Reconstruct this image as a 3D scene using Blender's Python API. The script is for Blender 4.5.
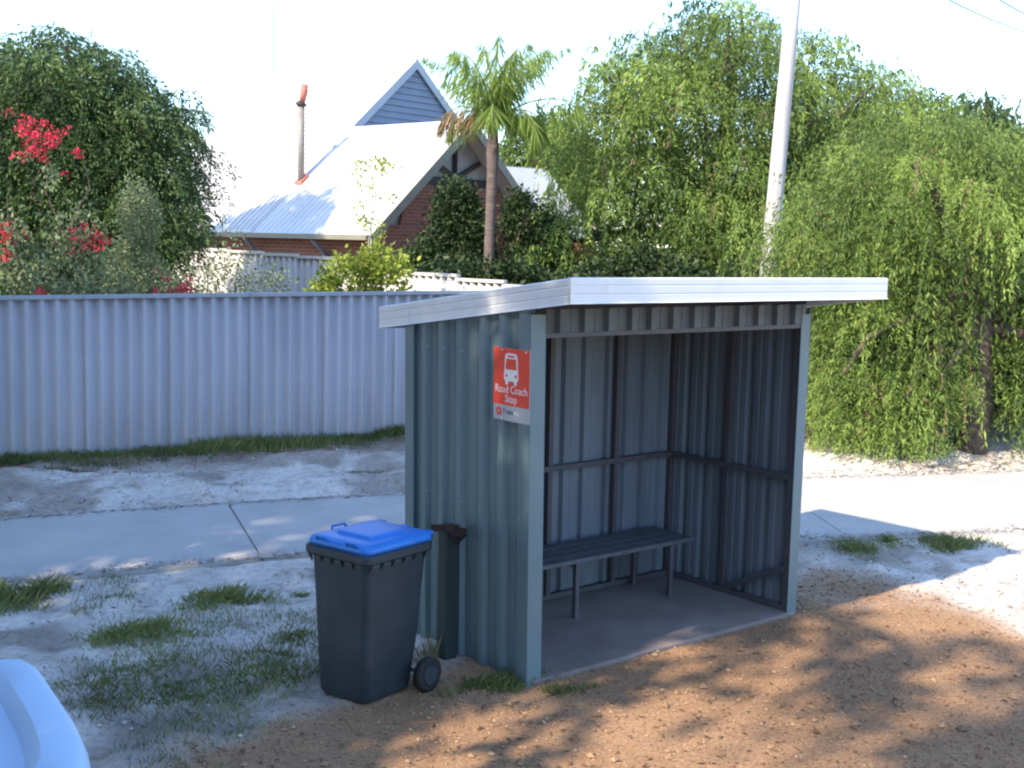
import bpy, bmesh, math, random
import numpy as np
from mathutils import Vector, Matrix

for o in list(bpy.data.objects):
    bpy.data.objects.remove(o)
scene = bpy.context.scene
C = scene.collection
R = math.radians
rng = np.random.default_rng(7)
random.seed(7)

# ------------------------------------------------------------------ camera
PIT, ROLL, H = 0.1144, 0.0234, 2.6
cam = bpy.data.cameras.new('camera')
cam.lens = 42.9
cam.sensor_width = 36.0
cam.clip_start = 0.05
cam.clip_end = 2000
camo = bpy.data.objects.new('camera', cam)
C.objects.link(camo)
camo.matrix_world = Matrix.Translation((0, 0, H)) @ Matrix.Rotation(math.pi/2 - PIT, 4, 'X') @ Matrix.Rotation(ROLL, 4, 'Z')
scene.camera = camo

# ------------------------------------------------------------------ light
SUN_AZ = Vector((0.70, 0.714, 0)).normalized()      # the way the light travels over the ground
SUN_EL = R(41)
world = bpy.data.worlds.new('World')
scene.world = world
world.use_nodes = True
wn = world.node_tree
wn.nodes.clear()
sky = wn.nodes.new('ShaderNodeTexSky')
sky.sky_type = 'NISHITA'
sky.sun_disc = False
sky.sun_elevation = SUN_EL
sky.sun_rotation = math.atan2(-SUN_AZ.x, -SUN_AZ.y)
sky.altitude = 0
sky.air_density = 1.0
sky.dust_density = 0.45
sky.ozone_density = 3.6
bg = wn.nodes.new('ShaderNodeBackground')
bg.inputs['Strength'].default_value = 0.15
wo = wn.nodes.new('ShaderNodeOutputWorld')
wn.links.new(sky.outputs[0], bg.inputs['Color'])
wn.links.new(bg.outputs[0], wo.inputs['Surface'])

sl = bpy.data.lights.new('sun', 'SUN')
sl.energy = 2.7
sl.angle = R(0.8)
sl.color = (1.0, 0.86, 0.66)
slo = bpy.data.objects.new('sun', sl)
C.objects.link(slo)
travel = Vector((SUN_AZ.x*math.cos(SUN_EL), SUN_AZ.y*math.cos(SUN_EL), -math.sin(SUN_EL)))
slo.rotation_euler = travel.to_track_quat('-Z', 'Y').to_euler()
slo.location = (-20, -20, 30)

scene.view_settings.view_transform = 'Standard'
scene.view_settings.look = 'None'
scene.view_settings.exposure = 1.85
scene.view_settings.gamma = 1.0
scene.render.engine = 'CYCLES'
scene.cycles.max_bounces = 6
scene.cycles.diffuse_bounces = 3
scene.cycles.transparent_max_bounces = 4
scene.cycles.filter_width = 2.2

# ------------------------------------------------------------------ helpers
ORIGIN = {}

def thing(name, loc, label, cat, group=None):
    o = bpy.data.objects.new(name, None)
    C.objects.link(o)
    o.empty_display_size = 0.2
    o.location = loc
    ORIGIN[o.name] = Vector(loc)
    o['label'] = label
    o['category'] = cat
    if group:
        o['group'] = group
    return o

def tag(o, label=None, cat=None, group=None, kind=None):
    if label: o['label'] = label
    if cat: o['category'] = cat
    if group: o['group'] = group
    if kind: o['kind'] = kind
    return o

def link_mesh(name, me, mats, parent=None):
    """me is in world coordinates; it is moved to the parent's base"""
    o = bpy.data.objects.new(name, me)
    C.objects.link(o)
    for m in (mats if isinstance(mats, (list, tuple)) else [mats]):
        me.materials.append(m)
    org = Vector((0, 0, 0))
    if parent is not None:
        org = ORIGIN.get(parent.name, Vector((0, 0, 0)))
        o.parent = parent
        me.transform(Matrix.Translation(-org))
    ORIGIN[o.name] = org
    return o

class MB:
    def __init__(s):
        s.v = []; s.f = []; s.m = []; s.sm = []
    def add(s, vs, fs, mi=0, smooth=False):
        b = len(s.v)
        s.v += [tuple(p) for p in vs]
        for f in fs:
            s.f.append(tuple(i + b for i in f)); s.m.append(mi); s.sm.append(smooth)
        return s
    def hexa(s, c, mi=0):
        """eight corners: bottom four ccw then top four ccw"""
        return s.add(c, [(3, 2, 1, 0), (4, 5, 6, 7), (0, 1, 5, 4), (1, 2, 6, 5), (2, 3, 7, 6), (3, 0, 4, 7)], mi)
    def box(s, c, ax, ay, az, mi=0):
        c, ax, ay, az = Vector(c), Vector(ax), Vector(ay), Vector(az)
        return s.hexa([c-ax-ay-az, c+ax-ay-az, c+ax+ay-az, c-ax+ay-az, c-ax-ay+az, c+ax-ay+az, c+ax+ay+az, c-ax+ay+az], mi)
    def bar(s, a, b, wx, wy, up=(0, 0, 1), mi=0):
        a, b = Vector(a), Vector(b)
        d = (b-a); L = d.length; d.normalize()
        up = Vector(up)
        if abs(d.dot(up)) > 0.98: up = Vector((1, 0, 0))
        x = d.cross(up).normalized(); y = x.cross(d).normalized()
        return s.box((a+b)/2, x*wx/2, d*L/2, y*wy/2, mi)
    def tube(s, pts, rad, n=8, mi=0, cap=True, smooth=True):
        pts = [Vector(p) for p in pts]
        if not isinstance(rad, (list, tuple)): rad = [rad]*len(pts)
        vs = []; fs = []
        prev = None
        for i, p in enumerate(pts):
            d = (pts[min(i+1, len(pts)-1)] - pts[max(i-1, 0)]).normalized()
            if prev is None:
                up = Vector((0, 0, 1)) if abs(d.z) < 0.9 else Vector((1, 0, 0))
                x = d.cross(up).normalized()
            else:
                x = (prev - d*prev.dot(d)).normalized()
            prev = x
            y = d.cross(x)
            for k in range(n):
                a = 2*math.pi*k/n
                vs.append(p + (x*math.cos(a) + y*math.sin(a))*rad[i])
        for i in range(len(pts)-1):
            for k in range(n):
                fs.append((i*n+k, i*n+(k+1) % n, (i+1)*n+(k+1) % n, (i+1)*n+k))
        s.add(vs, fs, mi, smooth)
        if cap:
            b = len(s.v) - len(vs)
            s.f.append(tuple(b+k for k in range(n))[::-1]); s.m.append(mi); s.sm.append(False)
            e = b + (len(pts)-1)*n
            s.f.append(tuple(e+k for k in range(n))); s.m.append(mi); s.sm.append(False)
        return s
    def loft(s, rings, mi=0, smooth=True, cap=True):
        n = len(rings[0])
        vs = [p for r in rings for p in r]
        fs = []
        for i in range(len(rings)-1):
            for k in range(n):
                fs.append((i*n+k, i*n+(k+1) % n, (i+1)*n+(k+1) % n, (i+1)*n+k))
        if cap:
            fs.append(tuple(range(n))[::-1]); fs.append(tuple((len(rings)-1)*n+k for k in range(n)))
        return s.add(vs, fs, mi, smooth)
    def build(s, name, mats, parent=None, bevel=0):
        me = bpy.data.meshes.new(name)
        me.from_pydata([tuple(p) for p in s.v], [], s.f)
        me.polygons.foreach_set('material_index', s.m)
        me.polygons.foreach_set('use_smooth', s.sm)
        me.update()
        o = link_mesh(name, me, mats, parent)
        if bevel:
            b = o.modifiers.new('bevel', 'BEVEL'); b.width = bevel; b.segments = 2; b.limit_method = 'ANGLE'
        return o

def np_mesh(name, V, nper, mats, parent=None, tint=None, smooth=False):
    """V (N,nper,3): N separate polygons of nper corners"""
    N = V.shape[0]
    me = bpy.data.meshes.new(name)
    me.vertices.add(N*nper); me.loops.add(N*nper); me.polygons.add(N)
    me.vertices.foreach_set('co', V.reshape(-1).astype(np.float32))
    me.loops.foreach_set('vertex_index', np.arange(N*nper, dtype=np.int32))
    me.polygons.foreach_set('loop_start', np.arange(0, N*nper, nper, dtype=np.int32))
    me.polygons.foreach_set('loop_total', np.full(N, nper, dtype=np.int32))
    if tint is not None:
        a = me.color_attributes.new('tint', 'FLOAT_COLOR', 'POINT')
        t = np.repeat(np.asarray(tint).reshape(-1, 1), nper, axis=0)
        a.data.foreach_set('color', np.concatenate([t, t, t, np.ones_like(t)], 1).reshape(-1).astype(np.float32))
    me.update(calc_edges=True)
    return link_mesh(name, me, mats, parent)

def vnoise(x, y, scale, seed=0):
    """smooth value noise -1..1 on arrays"""
    r = np.random.default_rng(seed)
    tab = r.uniform(-1, 1, (256, 256))
    X = np.asarray(x)*scale + 1000.37; Y = np.asarray(y)*scale + 1000.71
    i = np.floor(X).astype(int); j = np.floor(Y).astype(int)
    fx = X-i; fy = Y-j
    fx = fx*fx*(3-2*fx); fy = fy*fy*(3-2*fy)
    g = lambda a, b: tab[a % 256, b % 256]
    return (g(i, j)*(1-fx)+g(i+1, j)*fx)*(1-fy) + (g(i, j+1)*(1-fx)+g(i+1, j+1)*fx)*fy

# ------------------------------------------------------------------ materials
MATS = {}
def mat(name, col, rough=0.7, var=0.12, scale=6.0, col2=None, bump=0.0, bscale=40.0, metal=0.0, spec=0.5, stretch=None, coat=0.0, detail=6.0, thresh=(0.35, 0.7), spots=None):
    if name in MATS: return MATS[name]
    m = bpy.data.materials.new(name); m.use_nodes = True
    nt = m.node_tree; N = nt.nodes; L = nt.links
    b = N['Principled BSDF']
    b.inputs['Roughness'].default_value = rough
    b.inputs['Metallic'].default_value = metal
    b.inputs['Specular IOR Level'].default_value = spec
    b.inputs['Coat Weight'].default_value = coat
    tc = N.new('ShaderNodeTexCoord')
    src = tc.outputs['Object']
    if stretch:
        mp = N.new('ShaderNodeMapping'); mp.inputs['Scale'].default_value = stretch
        L.new(src, mp.inputs['Vector']); src = mp.outputs['Vector']
    nz = N.new('ShaderNodeTexNoise'); nz.inputs['Scale'].default_value = scale; nz.inputs['Detail'].default_value = detail
    nz.inputs['Roughness'].default_value = 0.6
    L.new(src, nz.inputs['Vector'])
    rp = N.new('ShaderNodeValToRGB')
    c2 = col2 if col2 else tuple(c*(1-2*var) for c in col)
    rp.color_ramp.elements[0].position = thresh[0]; rp.color_ramp.elements[1].position = thresh[1]
    rp.color_ramp.elements[0].color = (*c2, 1); rp.color_ramp.elements[1].color = (*col, 1)
    L.new(nz.outputs['Fac'], rp.inputs['Fac'])
    L.new(rp.outputs['Color'], b.inputs['Base Color'])
    if spots:
        n4 = N.new('ShaderNodeTexNoise'); n4.inputs['Scale'].default_value = spots[1]; n4.inputs['Detail'].default_value = 8; n4.inputs['Roughness'].default_value = .7
        L.new(src, n4.inputs['Vector'])
        r4 = N.new('ShaderNodeValToRGB'); r4.color_ramp.elements[0].position = spots[2]; r4.color_ramp.elements[1].position = spots[2]+.14
        r4.color_ramp.elements[0].color = (0, 0, 0, 1); r4.color_ramp.elements[1].color = (spots[3],)*3+(1,)
        L.new(n4.outputs['Fac'], r4.inputs['Fac'])
        m4 = N.new('ShaderNodeMix'); m4.data_type = 'RGBA'; m4.inputs[7].default_value = (*spots[0], 1)
        L.new(r4.outputs[0], m4.inputs[0]); L.new(rp.outputs['Color'], m4.inputs[6]); L.new(m4.outputs[2], b.inputs['Base Color'])
    if bump:
        n2 = N.new('ShaderNodeTexNoise'); n2.inputs['Scale'].default_value = bscale; n2.inputs['Detail'].default_value = 5
        L.new(src, n2.inputs['Vector'])
        bp = N.new('ShaderNodeBump'); bp.inputs['Strength'].default_value = bump; bp.inputs['Distance'].default_value = 0.02
        L.new(n2.outputs['Fac'], bp.inputs['Height']); L.new(bp.outputs['Normal'], b.inputs['Normal'])
    MATS[name] = m
    return m

def leafmat(name, dark, light, trans=0.35, rough=0.55, dry=None):
    """leaf: colour runs from dark to light with the per-leaf tint"""
    m = bpy.data.materials.new(name); m.use_nodes = True
    nt = m.node_tree; N = nt.nodes; L = nt.links
    b = N['Principled BSDF']; out = N['Material Output']
    at = N.new('ShaderNodeAttribute'); at.attribute_name = 'tint'
    rp = N.new('ShaderNodeValToRGB')
    rp.color_ramp.elements[0].color = (*dark, 1); rp.color_ramp.elements[1].color = (*light, 1)
    if dry:
        rp.color_ramp.elements[1].position = .88
        x = rp.color_ramp.elements.new(.95); x.color = (*dry, 1)
    L.new(at.outputs['Fac'], rp.inputs['Fac'])
    L.new(rp.outputs['Color'], b.inputs['Base Color'])
    b.inputs['Roughness'].default_value = rough
    b.inputs['Specular IOR Level'].default_value = 0.3
    t = N.new('ShaderNodeBsdfTranslucent')
    L.new(rp.outputs['Color'], t.inputs['Color'])
    mx = N.new('ShaderNodeMixShader'); mx.inputs[0].default_value = trans
    L.new(b.outputs[0], mx.inputs[1]); L.new(t.outputs[0], mx.inputs[2]); L.new(mx.outputs[0], out.inputs['Surface'])
    return m

M_fence = mat('fibre_cement', (0.42, 0.41, 0.445), 0.85, col2=(0.33, 0.325, 0.355), scale=1.6, stretch=(1, 1, 0.35), bump=0.08, bscale=60, thresh=(0.25, 0.6), spots=((.17, .16, .17), 2.3, .62, .6))
M_fcap = mat('capping_grey', (0.30, 0.34, 0.40), 0.5, var=0.1, scale=4)
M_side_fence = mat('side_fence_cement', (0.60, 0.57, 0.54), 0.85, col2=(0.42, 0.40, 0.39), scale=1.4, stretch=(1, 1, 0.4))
M_teal = mat('teal_sheet', (0.138, 0.205, 0.232), 0.45, col2=(0.108, 0.165, 0.188), scale=2.2, stretch=(1, 1, 0.3), bump=0.02, bscale=9, spots=((.20, .21, .20), 5.0, .64, .5))
M_inner = mat('sheet_reverse', (0.15, 0.19, 0.235), 0.55, col2=(0.095, 0.115, 0.145), scale=2.6, stretch=(1, 1, 0.22), thresh=(0.3, 0.62))
M_header = mat('header_sheet_shaded', (0.105, 0.125, 0.135), 0.6, col2=(0.07, 0.075, 0.08), scale=4)  # shade under the roof overhang put into the header colour
M_steel = mat('primed_steel', (0.075, 0.080, 0.10), 0.55, col2=(0.065, 0.058, 0.064), scale=7)
M_fascia = mat('cream_fascia', (0.80, 0.80, 0.80), 0.45, col2=(0.72, 0.72, 0.72), scale=2.5, bump=0.02, bscale=8, spots=((.55, .55, .54), 4.0, .62, .4))
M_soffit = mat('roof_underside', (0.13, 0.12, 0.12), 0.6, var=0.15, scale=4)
M_roofsheet = mat('roof_sheet_zinc', (0.55, 0.57, 0.58), 0.4, var=0.1, scale=3)
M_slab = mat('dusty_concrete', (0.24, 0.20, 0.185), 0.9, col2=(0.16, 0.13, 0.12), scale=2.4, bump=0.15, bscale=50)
M_path = mat('path_concrete', (0.47, 0.45, 0.43), 0.88, col2=(0.38, 0.365, 0.35), scale=1.3, bump=0.1, bscale=70, spots=((.30, .28, .26), 3.0, .60, .5))
M_bench = mat('weathered_slat', (0.10, 0.115, 0.135), 0.7, col2=(0.06, 0.068, 0.08), scale=10, stretch=(1, 1, 1))
M_bin = mat('bin_plastic', (0.026, 0.040, 0.056), 0.5, col2=(0.016, 0.026, 0.036), scale=5, bump=0.03, bscale=90, spots=((.085, .09, .09), 6.0, .60, .7))
M_binmark = mat('bin_marking', (0.012, 0.014, 0.018), 0.7, var=0.1)
M_scuff = mat('pale_scuff', (0.13, 0.135, 0.13), 0.7, var=0.2)
M_lid = mat('lid_blue', (0.025, 0.20, 0.66), 0.4, col2=(0.02, 0.16, 0.55), scale=3, bump=0.02, bscale=30)
M_rubber = mat('tyre_rubber', (0.016, 0.017, 0.018), 0.75, var=0.2)
M_green_post = mat('green_timber', (0.030, 0.050, 0.048), 0.75, col2=(0.018, 0.030, 0.028), scale=8, stretch=(1, 1, 0.15))
M_rust = mat('rusty_iron', (0.06, 0.032, 0.026), 0.85, col2=(0.025, 0.016, 0.016), scale=30)
M_red = mat('sign_red', (0.80, 0.055, 0.022), 0.45, var=0.03)
M_white = mat('sign_white', (0.82, 0.82, 0.82), 0.45, var=0.02)
M_silver = mat('sign_silver', (0.42, 0.44, 0.47), 0.4, var=0.06)
M_black = mat('sign_black', (0.03, 0.03, 0.035), 0.5, var=0.05)
M_pole = mat('bleached_timber', (0.52, 0.50, 0.49), 0.85, col2=(0.38, 0.36, 0.35), scale=9, stretch=(1, 1, 0.06), bump=0.2, bscale=30)
M_wire = mat('wire_black', (0.05, 0.05, 0.06), 0.6)
M_brick = None
M_roof = mat('house_roof', (0.62, 0.61, 0.60), 0.45, col2=(0.52, 0.50, 0.49), scale=0.7, bump=0.05, bscale=6)
M_barge = mat('barge_olive', (0.23, 0.21, 0.155), 0.6, var=0.08, scale=3)
M_barge2 = mat('barge_bluegrey', (0.42, 0.45, 0.50), 0.6, var=0.06, scale=3)
M_weather = mat('weatherboard', (0.215, 0.255, 0.33), 0.65, var=0.07, scale=3)
M_timber = mat('dark_timber', (0.045, 0.032, 0.028), 0.7, var=0.15, scale=6)
M_gablepanel = mat('gable_panel', (0.40, 0.37, 0.34), 0.7, var=0.08, scale=3)
M_flue = mat('flue_zinc', (0.27, 0.26, 0.25), 0.55, col2=(0.20, 0.17, 0.15), scale=5)
M_cowl = mat('cowl_red', (0.50, 0.16, 0.11), 0.6, var=0.15)
M_glass = mat('dark_glass', (0.015, 0.02, 0.025), 0.1, var=0.05)
M_bark = mat('bark', (0.13, 0.095, 0.075), 0.9, col2=(0.06, 0.042, 0.035), scale=8, stretch=(1, 1, 0.3), bump=0.4, bscale=18)
M_palmbark = mat('palm_bark', (0.17, 0.125, 0.11), 0.9, col2=(0.085, 0.062, 0.056), scale=9, stretch=(0.6, 0.6, 3.0), bump=0.4, bscale=16)
M_rachis = mat('palm_rachis', (0.20, 0.24, 0.06), 0.6, var=0.15)
M_car = mat('pale_blue_paint', (0.46, 0.60, 0.78), 0.5, var=0.01, scale=2, coat=0.0, spec=0.3)
M_carblack = mat('car_trim', (0.02, 0.02, 0.022), 0.5)
M_rim = mat('alloy', (0.45, 0.46, 0.47), 0.35, metal=0.7)
M_lens = mat('lamp_lens', (0.65, 0.68, 0.7), 0.1, var=0.02)

def brick_material():
    m = bpy.data.materials.new('red_brick'); m.use_nodes = True
    nt = m.node_tree; N = nt.nodes; L = nt.links
    b = N['Principled BSDF']; b.inputs['Roughness'].default_value = 0.85
    uv = N.new('ShaderNodeUVMap')
    br = N.new('ShaderNodeTexBrick')
    br.inputs['Color1'].default_value = (0.28, 0.095, 0.055, 1); br.inputs['Color2'].default_value = (0.20, 0.07, 0.045, 1)
    br.inputs['Mortar'].default_value = (0.26, 0.20, 0.17, 1)
    br.inputs['Scale'].default_value = 1.0
    br.inputs['Brick Width'].default_value = 0.24; br.inputs['Row Height'].default_value = 0.086; br.inputs['Mortar Size'].default_value = 0.009
    L.new(uv.outputs[0], br.inputs['Vector']); L.new(br.outputs[0], b.inputs['Base Color'])
    return m
M_brick = brick_material()

def ground_material():
    m = bpy.data.materials.new('sand_and_gravel'); m.use_nodes = True
    nt = m.node_tree; N = nt.nodes; L = nt.links
    b = N['Principled BSDF']; b.inputs['Roughness'].default_value = 0.95; b.inputs['Specular IOR Level'].default_value = 0.15
    tc = N.new('ShaderNodeTexCoord')
    at = N.new('ShaderNodeAttribute'); at.attribute_name = 'zone'
    sp = N.new('ShaderNodeSeparateColor'); L.new(at.outputs['Color'], sp.inputs[0])
    def noise(scale, detail=6, rough=0.6):
        n = N.new('ShaderNodeTexNoise'); n.inputs['Scale'].default_value = scale; n.inputs['Detail'].default_value = detail; n.inputs['Roughness'].default_value = rough
        L.new(tc.outputs['Object'], n.inputs['Vector']); return n
    def ramp(fac, stops):
        r = N.new('ShaderNodeValToRGB')
        e = r.color_ramp.elements
        e[0].position, e[0].color = stops[0][0], (*stops[0][1], 1)
        e[1].position, e[1].color = stops[-1][0], (*stops[-1][1], 1)
        for p, c in stops[1:-1]:
            x = e.new(p); x.color = (*c, 1)
        L.new(fac, r.inputs['Fac']); return r
    ns = noise(3.2, 8, 0.68)
    sand = ramp(ns.outputs['Fac'], [(0.30, (0.36, 0.31, 0.26)), (0.44, (0.58, 0.53, 0.48)), (0.62, (0.70, 0.65, 0.60))])
    nd = noise(17, 8, 0.78)
    spk = ramp(nd.outputs['Fac'], [(0.30, (0.50, 0.47, 0.44)), (0.46, (0.92, 0.91, 0.90)), (0.66, (1.12, 1.12, 1.12))])
    smul = N.new('ShaderNodeMix'); smul.data_type = 'RGBA'; smul.blend_type = 'MULTIPLY'; smul.inputs[0].default_value = 1.0
    L.new(sand.outputs[0], smul.inputs[6]); L.new(spk.outputs[0], smul.inputs[7])
    ng = noise(38, 6, 0.75)
    grav = ramp(ng.outputs['Fac'], [(0.28, (0.19, 0.105, 0.06)), (0.45, (0.33, 0.195, 0.11)), (0.62, (0.42, 0.265, 0.158)), (0.78, (0.60, 0.42, 0.28))])
    nb = noise(0.9, 4)
    gtone = N.new('ShaderNodeMix'); gtone.data_type = 'RGBA'; gtone.blend_type = 'MULTIPLY'; gtone.inputs[0].default_value = 0.6
    gr = ramp(nb.outputs['Fac'], [(0.3, (0.7, 0.66, 0.62)), (0.65, (1.1, 1.08, 1.05))])
    L.new(grav.outputs[0], gtone.inputs[6]); L.new(gr.outputs[0], gtone.inputs[7])
    mx = N.new('ShaderNodeMix'); mx.data_type = 'RGBA'
    L.new(sp.outputs[0], mx.inputs[0]); L.new(smul.outputs[2], mx.inputs[6]); L.new(gtone.outputs[2], mx.inputs[7])
    nl = noise(16, 6, 0.7)
    lit = ramp(nl.outputs['Fac'], [(0.35, (0.06, 0.05, 0.035)), (0.65, (0.20, 0.145, 0.095))])
    mx2 = N.new('ShaderNodeMix'); mx2.data_type = 'RGBA'
    L.new(sp.outputs[1], mx2.inputs[0]); L.new(mx.outputs[2], mx2.inputs[6]); L.new(lit.outputs[0], mx2.inputs[7])
    L.new(mx2.outputs[2], b.inputs['Base Color'])
    n3 = noise(60, 5, 0.7)
    bp = N.new('ShaderNodeBump'); bp.inputs['Strength'].default_value = 0.7; bp.inputs['Distance'].default_value = 0.02
    L.new(n3.outputs['Fac'], bp.inputs['Height']); L.new(bp.outputs['Normal'], b.inputs['Normal'])
    return m
M_ground = ground_material()

L_pepper = leafmat('peppermint_leaf', (0.035, 0.07, 0.018), (0.285, 0.395, 0.085), 0.32, dry=(.23, .17, .10))
L_pepper_dark = leafmat('dark_peppermint_leaf', (0.028, 0.058, 0.022), (0.125, 0.20, 0.062), 0.32, dry=(.12, .09, .06))
L_dark = leafmat('dark_leaf', (0.016, 0.032, 0.013), (0.055, 0.09, 0.028), 0.25)
L_grey = leafmat('grey_green_leaf', (0.11, 0.15, 0.07), (0.26, 0.32, 0.17), 0.3)
L_lime = leafmat('lime_leaf', (0.11, 0.17, 0.02), (0.42, 0.48, 0.08), 0.4)
L_bract = leafmat('red_bract', (0.55, 0.02, 0.05), (0.80, 0.07, 0.13), 0.35)
L_palm = leafmat('palm_leaflet', (0.12, 0.19, 0.035), (0.34, 0.44, 0.10), 0.5)
L_palmdry = leafmat('dry_palm_leaflet', (0.22, 0.15, 0.07), (0.38, 0.27, 0.13), 0.35)
L_grass = leafmat('grass_blade', (0.07, 0.10, 0.03), (0.29, 0.34, 0.11), 0.35, dry=(.34, .28, .15))
L_straw = leafmat('straw_blade', (0.16, 0.13, 0.07), (0.34, 0.28, 0.15), 0.3)
L_litter = leafmat('leaf_litter', (0.055, 0.035, 0.022), (0.26, 0.15, 0.08), 0.1)
L_petal = leafmat('fallen_petal', (0.35, 0.04, 0.05), (0.60, 0.12, 0.12), 0.2)
L_stone = leafmat('laterite_stone', (0.13, 0.075, 0.045), (0.42, 0.28, 0.175), 0.0, 0.9)

# ------------------------------------------------------------------ ground
NEAR = np.array([(-3.71, 8.68), (-1.54, 9.76), (0.44, 10.22), (2.49, 10.58), (4.82, 11.2)])
FAR = np.array([(-4.39, 10.3), (-2.86, 11.06), (-0.98, 11.81), (3.16, 13.09), (5.92, 13.86)])
def poly_y(P, x):
    x = np.asarray(x, float)
    P2 = np.vstack([P[0] + (P[0]-P[1])*6, P, P[-1] + (P[-1]-P[-2])*6])
    y = np.interp(x, P2[:, 0], P2[:, 1])
    y1 = np.interp(x-0.7, P2[:, 0], P2[:, 1]); y2 = np.interp(x+0.7, P2[:, 0], P2[:, 1])
    return y*0.4 + (y1+y2)*0.3
def fence_y(x):
    return 12.6 + (np.asarray(x, float)+5.3)*0.594
def smooth(a, b, x):
    t = np.clip((x-a)/(b-a), 0, 1)
    return t*t*(3-2*t)
def path_t(x, y):
    yn, yf = poly_y(NEAR, x), poly_y(FAR, x)
    return (y-yn)/(yf-yn)
def gravel_mask(x, y):
    # gravel: in front of and right of the shelter; white sand elsewhere
    n = vnoise(x, y, 1.4, 3)*0.28 + vnoise(x, y, 4.5, 4)*0.13
    left = (x + 0.62 - 0.62*(y-7.3)) + n            # left limit runs from beside the bin towards the camera
    left = (x - np.interp(y, [4, 5.7, 6.2, 6.9, 7.6, 8.4], [-2.6, -1.75, -1.45, -1.0, -0.55, -0.1])) + n
    back = (np.interp(x, [-2, 0, 2.0, 2.9, 3.25, 3.6, 5, 9], [7.9, 8.4, 9.45, 9.35, 9.0, 8.1, 6.6, 4.5]) - y) + n
    return smooth(-0.16, 0.28, left)*smooth(-0.75, 0.55, back + 0.25*vnoise(x, y, 2.1, 14))
def base_h(x, y):
    t = path_t(x, y)
    yf = poly_y(FAR, x); yfe = fence_y(x)
    h = 0.05*smooth(-0.5, 0.0, t) + 0.10*np.clip(t, 0, 1)
    h = h + 0.09*np.clip((y-yf)/np.maximum(yfe-yf, 0.8), 0, 1)
    return h
def ground_h(x, y):
    x = np.asarray(x, float); y = np.asarray(y, float)
    t = path_t(x, y)
    h = base_h(x, y)
    onpath = smooth(-0.10, -0.02, t)*(1-smooth(1.02, 1.12, t))
    near = np.exp(-np.maximum(np.hypot(x, y-9)-9, 0)*0.3)
    g = gravel_mask(x, y)
    lump = 0.022*vnoise(x, y, 2.6, 5) + 0.022*vnoise(x, y, 5.5, 6) + 0.017*vnoise(x, y, 9.5, 8)
    bank = 0.05*smooth(1.1, 1.35, t)*(1-smooth(1.9, 2.3, t))*(0.5+vnoise(x, y, 1.7, 9))
    fine = 0.006*vnoise(x, y, 9, 10)
    lean = (lump*(1-g)*1.0 + fine*g + bank)*near
    pad = smooth(0.0, 0.35, np.maximum(np.abs((x-0.75)*0.777+(y-8.3)*0.629)-1.2, np.abs(-(x-0.75)*0.629+(y-8.3)*0.777)-0.6))
    h = h + lean*(1-onpath)*(0.15+0.85*pad) - 0.035*onpath
    return h

def axis(a, b, step, far):
    core = list(np.arange(a, b+1e-6, step))
    lo = []; hi = []
    d = step; p = a
    while p > -far:
        d *= 1.22; p -= d; lo.append(p)
    d = step; p = core[-1]
    while p < far:
        d *= 1.22; p += d; hi.append(p)
    return np.array(lo[::-1] + core + hi)
gx = axis(-7.5, 7.5, 0.05, 600); gy = axis(3.0, 16.0, 0.05, 600)
GX, GY = np.meshgrid(gx, gy)
GZ = ground_h(GX, GY)
nx, ny = len(gx), len(gy)
me = bpy.data.meshes.new('ground')
idx = np.arange(nx*ny).reshape(ny, nx)
quads = np.stack([idx[:-1, :-1], idx[:-1, 1:], idx[1:, 1:], idx[1:, :-1]], -1).reshape(-1, 4)
me.vertices.add(nx*ny); me.loops.add(quads.size); me.polygons.add(len(quads))
me.vertices.foreach_set('co', np.stack([GX, GY, GZ], -1).reshape(-1).astype(np.float32))
me.loops.foreach_set('vertex_index', quads.reshape(-1).astype(np.int32))
me.polygons.foreach_set('loop_start', np.arange(0, quads.size, 4, dtype=np.int32))
me.polygons.foreach_set('loop_total', np.full(len(quads), 4, dtype=np.int32))
me.polygons.foreach_set('use_smooth', np.ones(len(quads), bool))
zone = me.color_attributes.new('zone', 'FLOAT_COLOR', 'POINT')
gm = gravel_mask(GX, GY)
tt = path_t(GX, GY)
dirt = smooth(0.15, 0.65, vnoise(GX, GY, 1.1, 21) + 0.6*vnoise(GX, GY, 3.7, 22))*0.55
dirt = dirt*(1-gm)*smooth(-1.6, -0.9, -np.abs(tt+0.0)*0 - 1 + (tt < -0.1)*1.0)
# humus under the weeping tree, under the fence grass and in the yards behind
under = smooth(0.3, 1.6, (GY - poly_y(FAR, GX)) - 1.0 + 0.5*vnoise(GX, GY, 1.2, 24))
dirt = np.maximum(dirt, under*0.9)
left_soil = smooth(0.0, 0.9, 1.0-np.hypot((GX+1.5)/1.5, (GY-6.6)/1.0) + 0.5*vnoise(GX, GY, 2.3, 25))*0.75*(1-gm)
dirt = np.maximum(dirt, left_soil)
zc = np.stack([gm, dirt, 0*gm, 0*gm+1], -1)
zone.data.foreach_set('color', zc.reshape(-1).astype(np.float32))
me.update(calc_edges=True)
ground = link_mesh('ground', me, M_ground)
tag(ground, 'white sandy verge running into orange gravel', kind='structure')

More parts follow.
